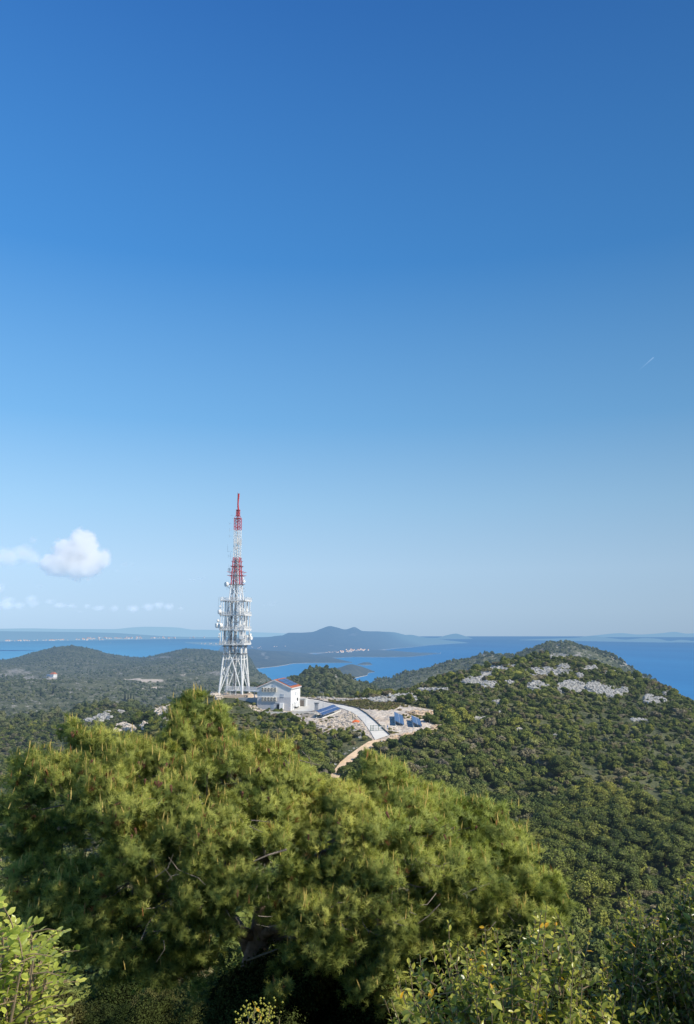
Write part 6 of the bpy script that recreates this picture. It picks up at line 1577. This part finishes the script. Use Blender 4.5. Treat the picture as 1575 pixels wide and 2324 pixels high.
cloud('thin pale cloud bar second in the low row above the coast', zq([(350, 625, 22, 2), (420, 650, 22, 2.6), (500, 655, 20, 2.2), (560, 695, 12, 2)]), 16000, 0.0030, 0.27, 0.42, 0.007, 1.7)
cloud('thin pale cloud middle in the low row above the coast', zq([(610, 655, 18, 1.5), (690, 670, 24, 2.0), (800, 670, 28, 1.5)]), 16000, 0.0034, 0.27, 0.42, 0.007, 1.7)
cloud('brightest pale cloud of the low row, nearest the mast', zq([(930, 675, 34, 1.5), (1040, 660, 32, 1.6), (1110, 650, 30, 1.5), (1180, 660, 28, 1.6), (1265, 670, 16, 1.5)]), 16000, 0.0038, 0.27, 0.42, 0.007, 1.7)
for (pts, l) in [([(875, 365, 22, 1.7), (920, 365, 20, 1.4)], 'small grey wisp right of the big white cloud'), ([(950, 470, 16, 1.8), (975, 482, 14, 1.6)], 'tiny grey wisp lower right of the big white cloud'), ([(1345, 470, 18, 2.2), (1400, 465, 20, 1.8), (1430, 452, 14, 1.4)], 'grey streak of cloud left of the mast'), ([(280, 515, 20, 2.0)], 'faint grey wisp under the big white cloud'), ([(820, 410, 14, 1.8)], 'tiny faint wisp at the right foot of the big white cloud')]:
    cloud(l, zq(pts), 11000, 0.0034, 0.10, 0.45, 0.012, 1.6, (0.6, 0.6, 0.65), (0.55, 0.72, 0.95))
cloud('faint grey smudge of cloud right of the mast', [(615, 1371, 9, 1.8), (622, 1367, 6, 1.5), (600, 1374, 5, 1.5)], 12000, 0.0012, 0.12, 0.5, 0.008, 1.5, (0.6, 0.6, 0.65), (0.62, 0.77, 0.95))
# vapour trail, its sunlit white put in as plain emission
a = at(1446, 844, 9000); b = at(1483.5, 811, 9000); d = b - a; L_ = d.length
m, nt, out = new_mat('vapour'); tc = nt.nodes.new('ShaderNodeTexCoord'); sx = nt.nodes.new('ShaderNodeSeparateXYZ'); nt.links.new(tc.outputs['Object'], sx.inputs[0])
rad_ = math_node(nt, 'POWER', math_node(nt, 'ADD', math_node(nt, 'POWER', sx.outputs[0], 2.0), math_node(nt, 'POWER', sx.outputs[1], 2.0)), 0.5)
q = math_node(nt, 'MAXIMUM', math_node(nt, 'SUBTRACT', 1.0, rad_), 0.0)
q = math_node(nt, 'MULTIPLY', q, math_node(nt, 'POWER', math_node(nt, 'MAXIMUM', sx.outputs[2], 0.0), 0.9))
q = math_node(nt, 'MULTIPLY', q, 0.02)
e_ = nt.nodes.new('ShaderNodeEmission'); e_.inputs[0].default_value = (0.85, 0.92, 1, 1); nt.links.new(q, e_.inputs[1]); nt.links.new(e_.outputs[0], out.inputs['Volume'])
bm = bmesh.new(); bmesh.ops.create_cone(bm, segments=12, radius1=0.3, radius2=1.0, depth=1.0, cap_ends=True)
for v2 in bm.verts: v2.co.z += 0.5
me = bpy.data.meshes.new('trail'); bm.to_mesh(me); bm.free(); o = link('vapour_trail', me, m, None, a)
o.rotation_mode = 'QUATERNION'; o.rotation_quaternion = d.to_track_quat('Z', 'Y'); o.scale = (9, 9, L_)
tag(o, 'short faint white vapour trail high in the sky on the right', 'vapour trail')
# ------------------------------------------------------------------ camera, sun, sky
cam = bpy.data.cameras.new('camera'); cam.sensor_fit = 'VERTICAL'; cam.sensor_height = 36.0; cam.sensor_width = 24.4
cam.lens = 28.0; cam.clip_start = 0.1; cam.clip_end = 500000
co = bpy.data.objects.new('camera', cam); C.objects.link(co)
co.location = (0, 0, CAMZ); co.rotation_euler = (math.pi / 2 + PIT, 0, 0)
scene.camera = co

SUN_EL, SUN_AZ = R(42), R(-29)        # from the right, a little behind the viewer
sd = Vector((math.cos(SUN_EL) * math.cos(SUN_AZ), math.cos(SUN_EL) * math.sin(SUN_AZ), math.sin(SUN_EL)))
sl = bpy.data.lights.new('sun', 'SUN'); sl.energy = 5.0; sl.angle = R(0.53); sl.color = (1.0, 0.93, 0.80)
so = bpy.data.objects.new('sun', sl); C.objects.link(so); so.location = (60, -30, CAMZ + 60)
so.rotation_euler = (-sd).to_track_quat('-Z', 'Y').to_euler()

w = bpy.data.worlds.new('World'); scene.world = w; w.use_nodes = True
nt = w.node_tree; bg = nt.nodes['Background']
sky = nt.nodes.new('ShaderNodeTexSky'); sky.sky_type = 'NISHITA'; sky.sun_disc = False
sky.sun_elevation = SUN_EL; sky.sun_rotation = math.pi / 2 - SUN_AZ
sky.altitude = 200; sky.air_density = 1.0; sky.dust_density = 0.6; sky.ozone_density = 2.0
# deepen the physical sky to the photograph's clear spring blue: colour by height, left to right fall-off
tcw = nt.nodes.new('ShaderNodeTexCoord'); sxw = nt.nodes.new('ShaderNodeSeparateXYZ'); nt.links.new(tcw.outputs['Generated'], sxw.inputs[0])
grad = ramp(nt, sxw.outputs[2], [(0.0, (0.43, 0.61, 0.82)), (0.03, (0.47, 0.665, 0.88)), (0.08, (0.475, 0.70, 0.94)), (0.16, (0.35, 0.62, 0.91)), (0.26, (0.185, 0.465, 0.835)), (0.44, (0.066, 0.28, 0.685)), (0.66, (0.034, 0.168, 0.51)), (1.0, (0.022, 0.10, 0.36))])
lat = nt.nodes.new('ShaderNodeMapRange'); lat.inputs[1].default_value = -0.42; lat.inputs[2].default_value = 0.42; lat.inputs[3].default_value = 1.09; lat.inputs[4].default_value = 0.76
nt.links.new(sxw.outputs[0], lat.inputs[0])
sm = nt.nodes.new('ShaderNodeVectorMath'); sm.operation = 'SCALE'; nt.links.new(grad, sm.inputs[0]); nt.links.new(lat.outputs[0], sm.inputs['Scale'])
s10 = nt.nodes.new('ShaderNodeVectorMath'); s10.operation = 'SCALE'; nt.links.new(sm.outputs[0], s10.inputs[0]); s10.inputs['Scale'].default_value = 10.0
nt.links.new(mixc(nt, 0.95, sky.outputs[0], s10.outputs[0]), bg.inputs[0])
bg.inputs[1].default_value = 0.10

scene.view_settings.view_transform = 'Standard'; scene.view_settings.look = 'None'
scene.view_settings.exposure = 0; scene.view_settings.gamma = 1
scene.render.engine = 'CYCLES'
cy = scene.cycles
cy.use_denoising = True
cy.max_bounces = 6; cy.diffuse_bounces = 3; cy.glossy_bounces = 2; cy.transmission_bounces = 4; cy.transparent_max_bounces = 8; cy.volume_bounces = 3
cy.use_adaptive_sampling = True; cy.adaptive_threshold = 0.015
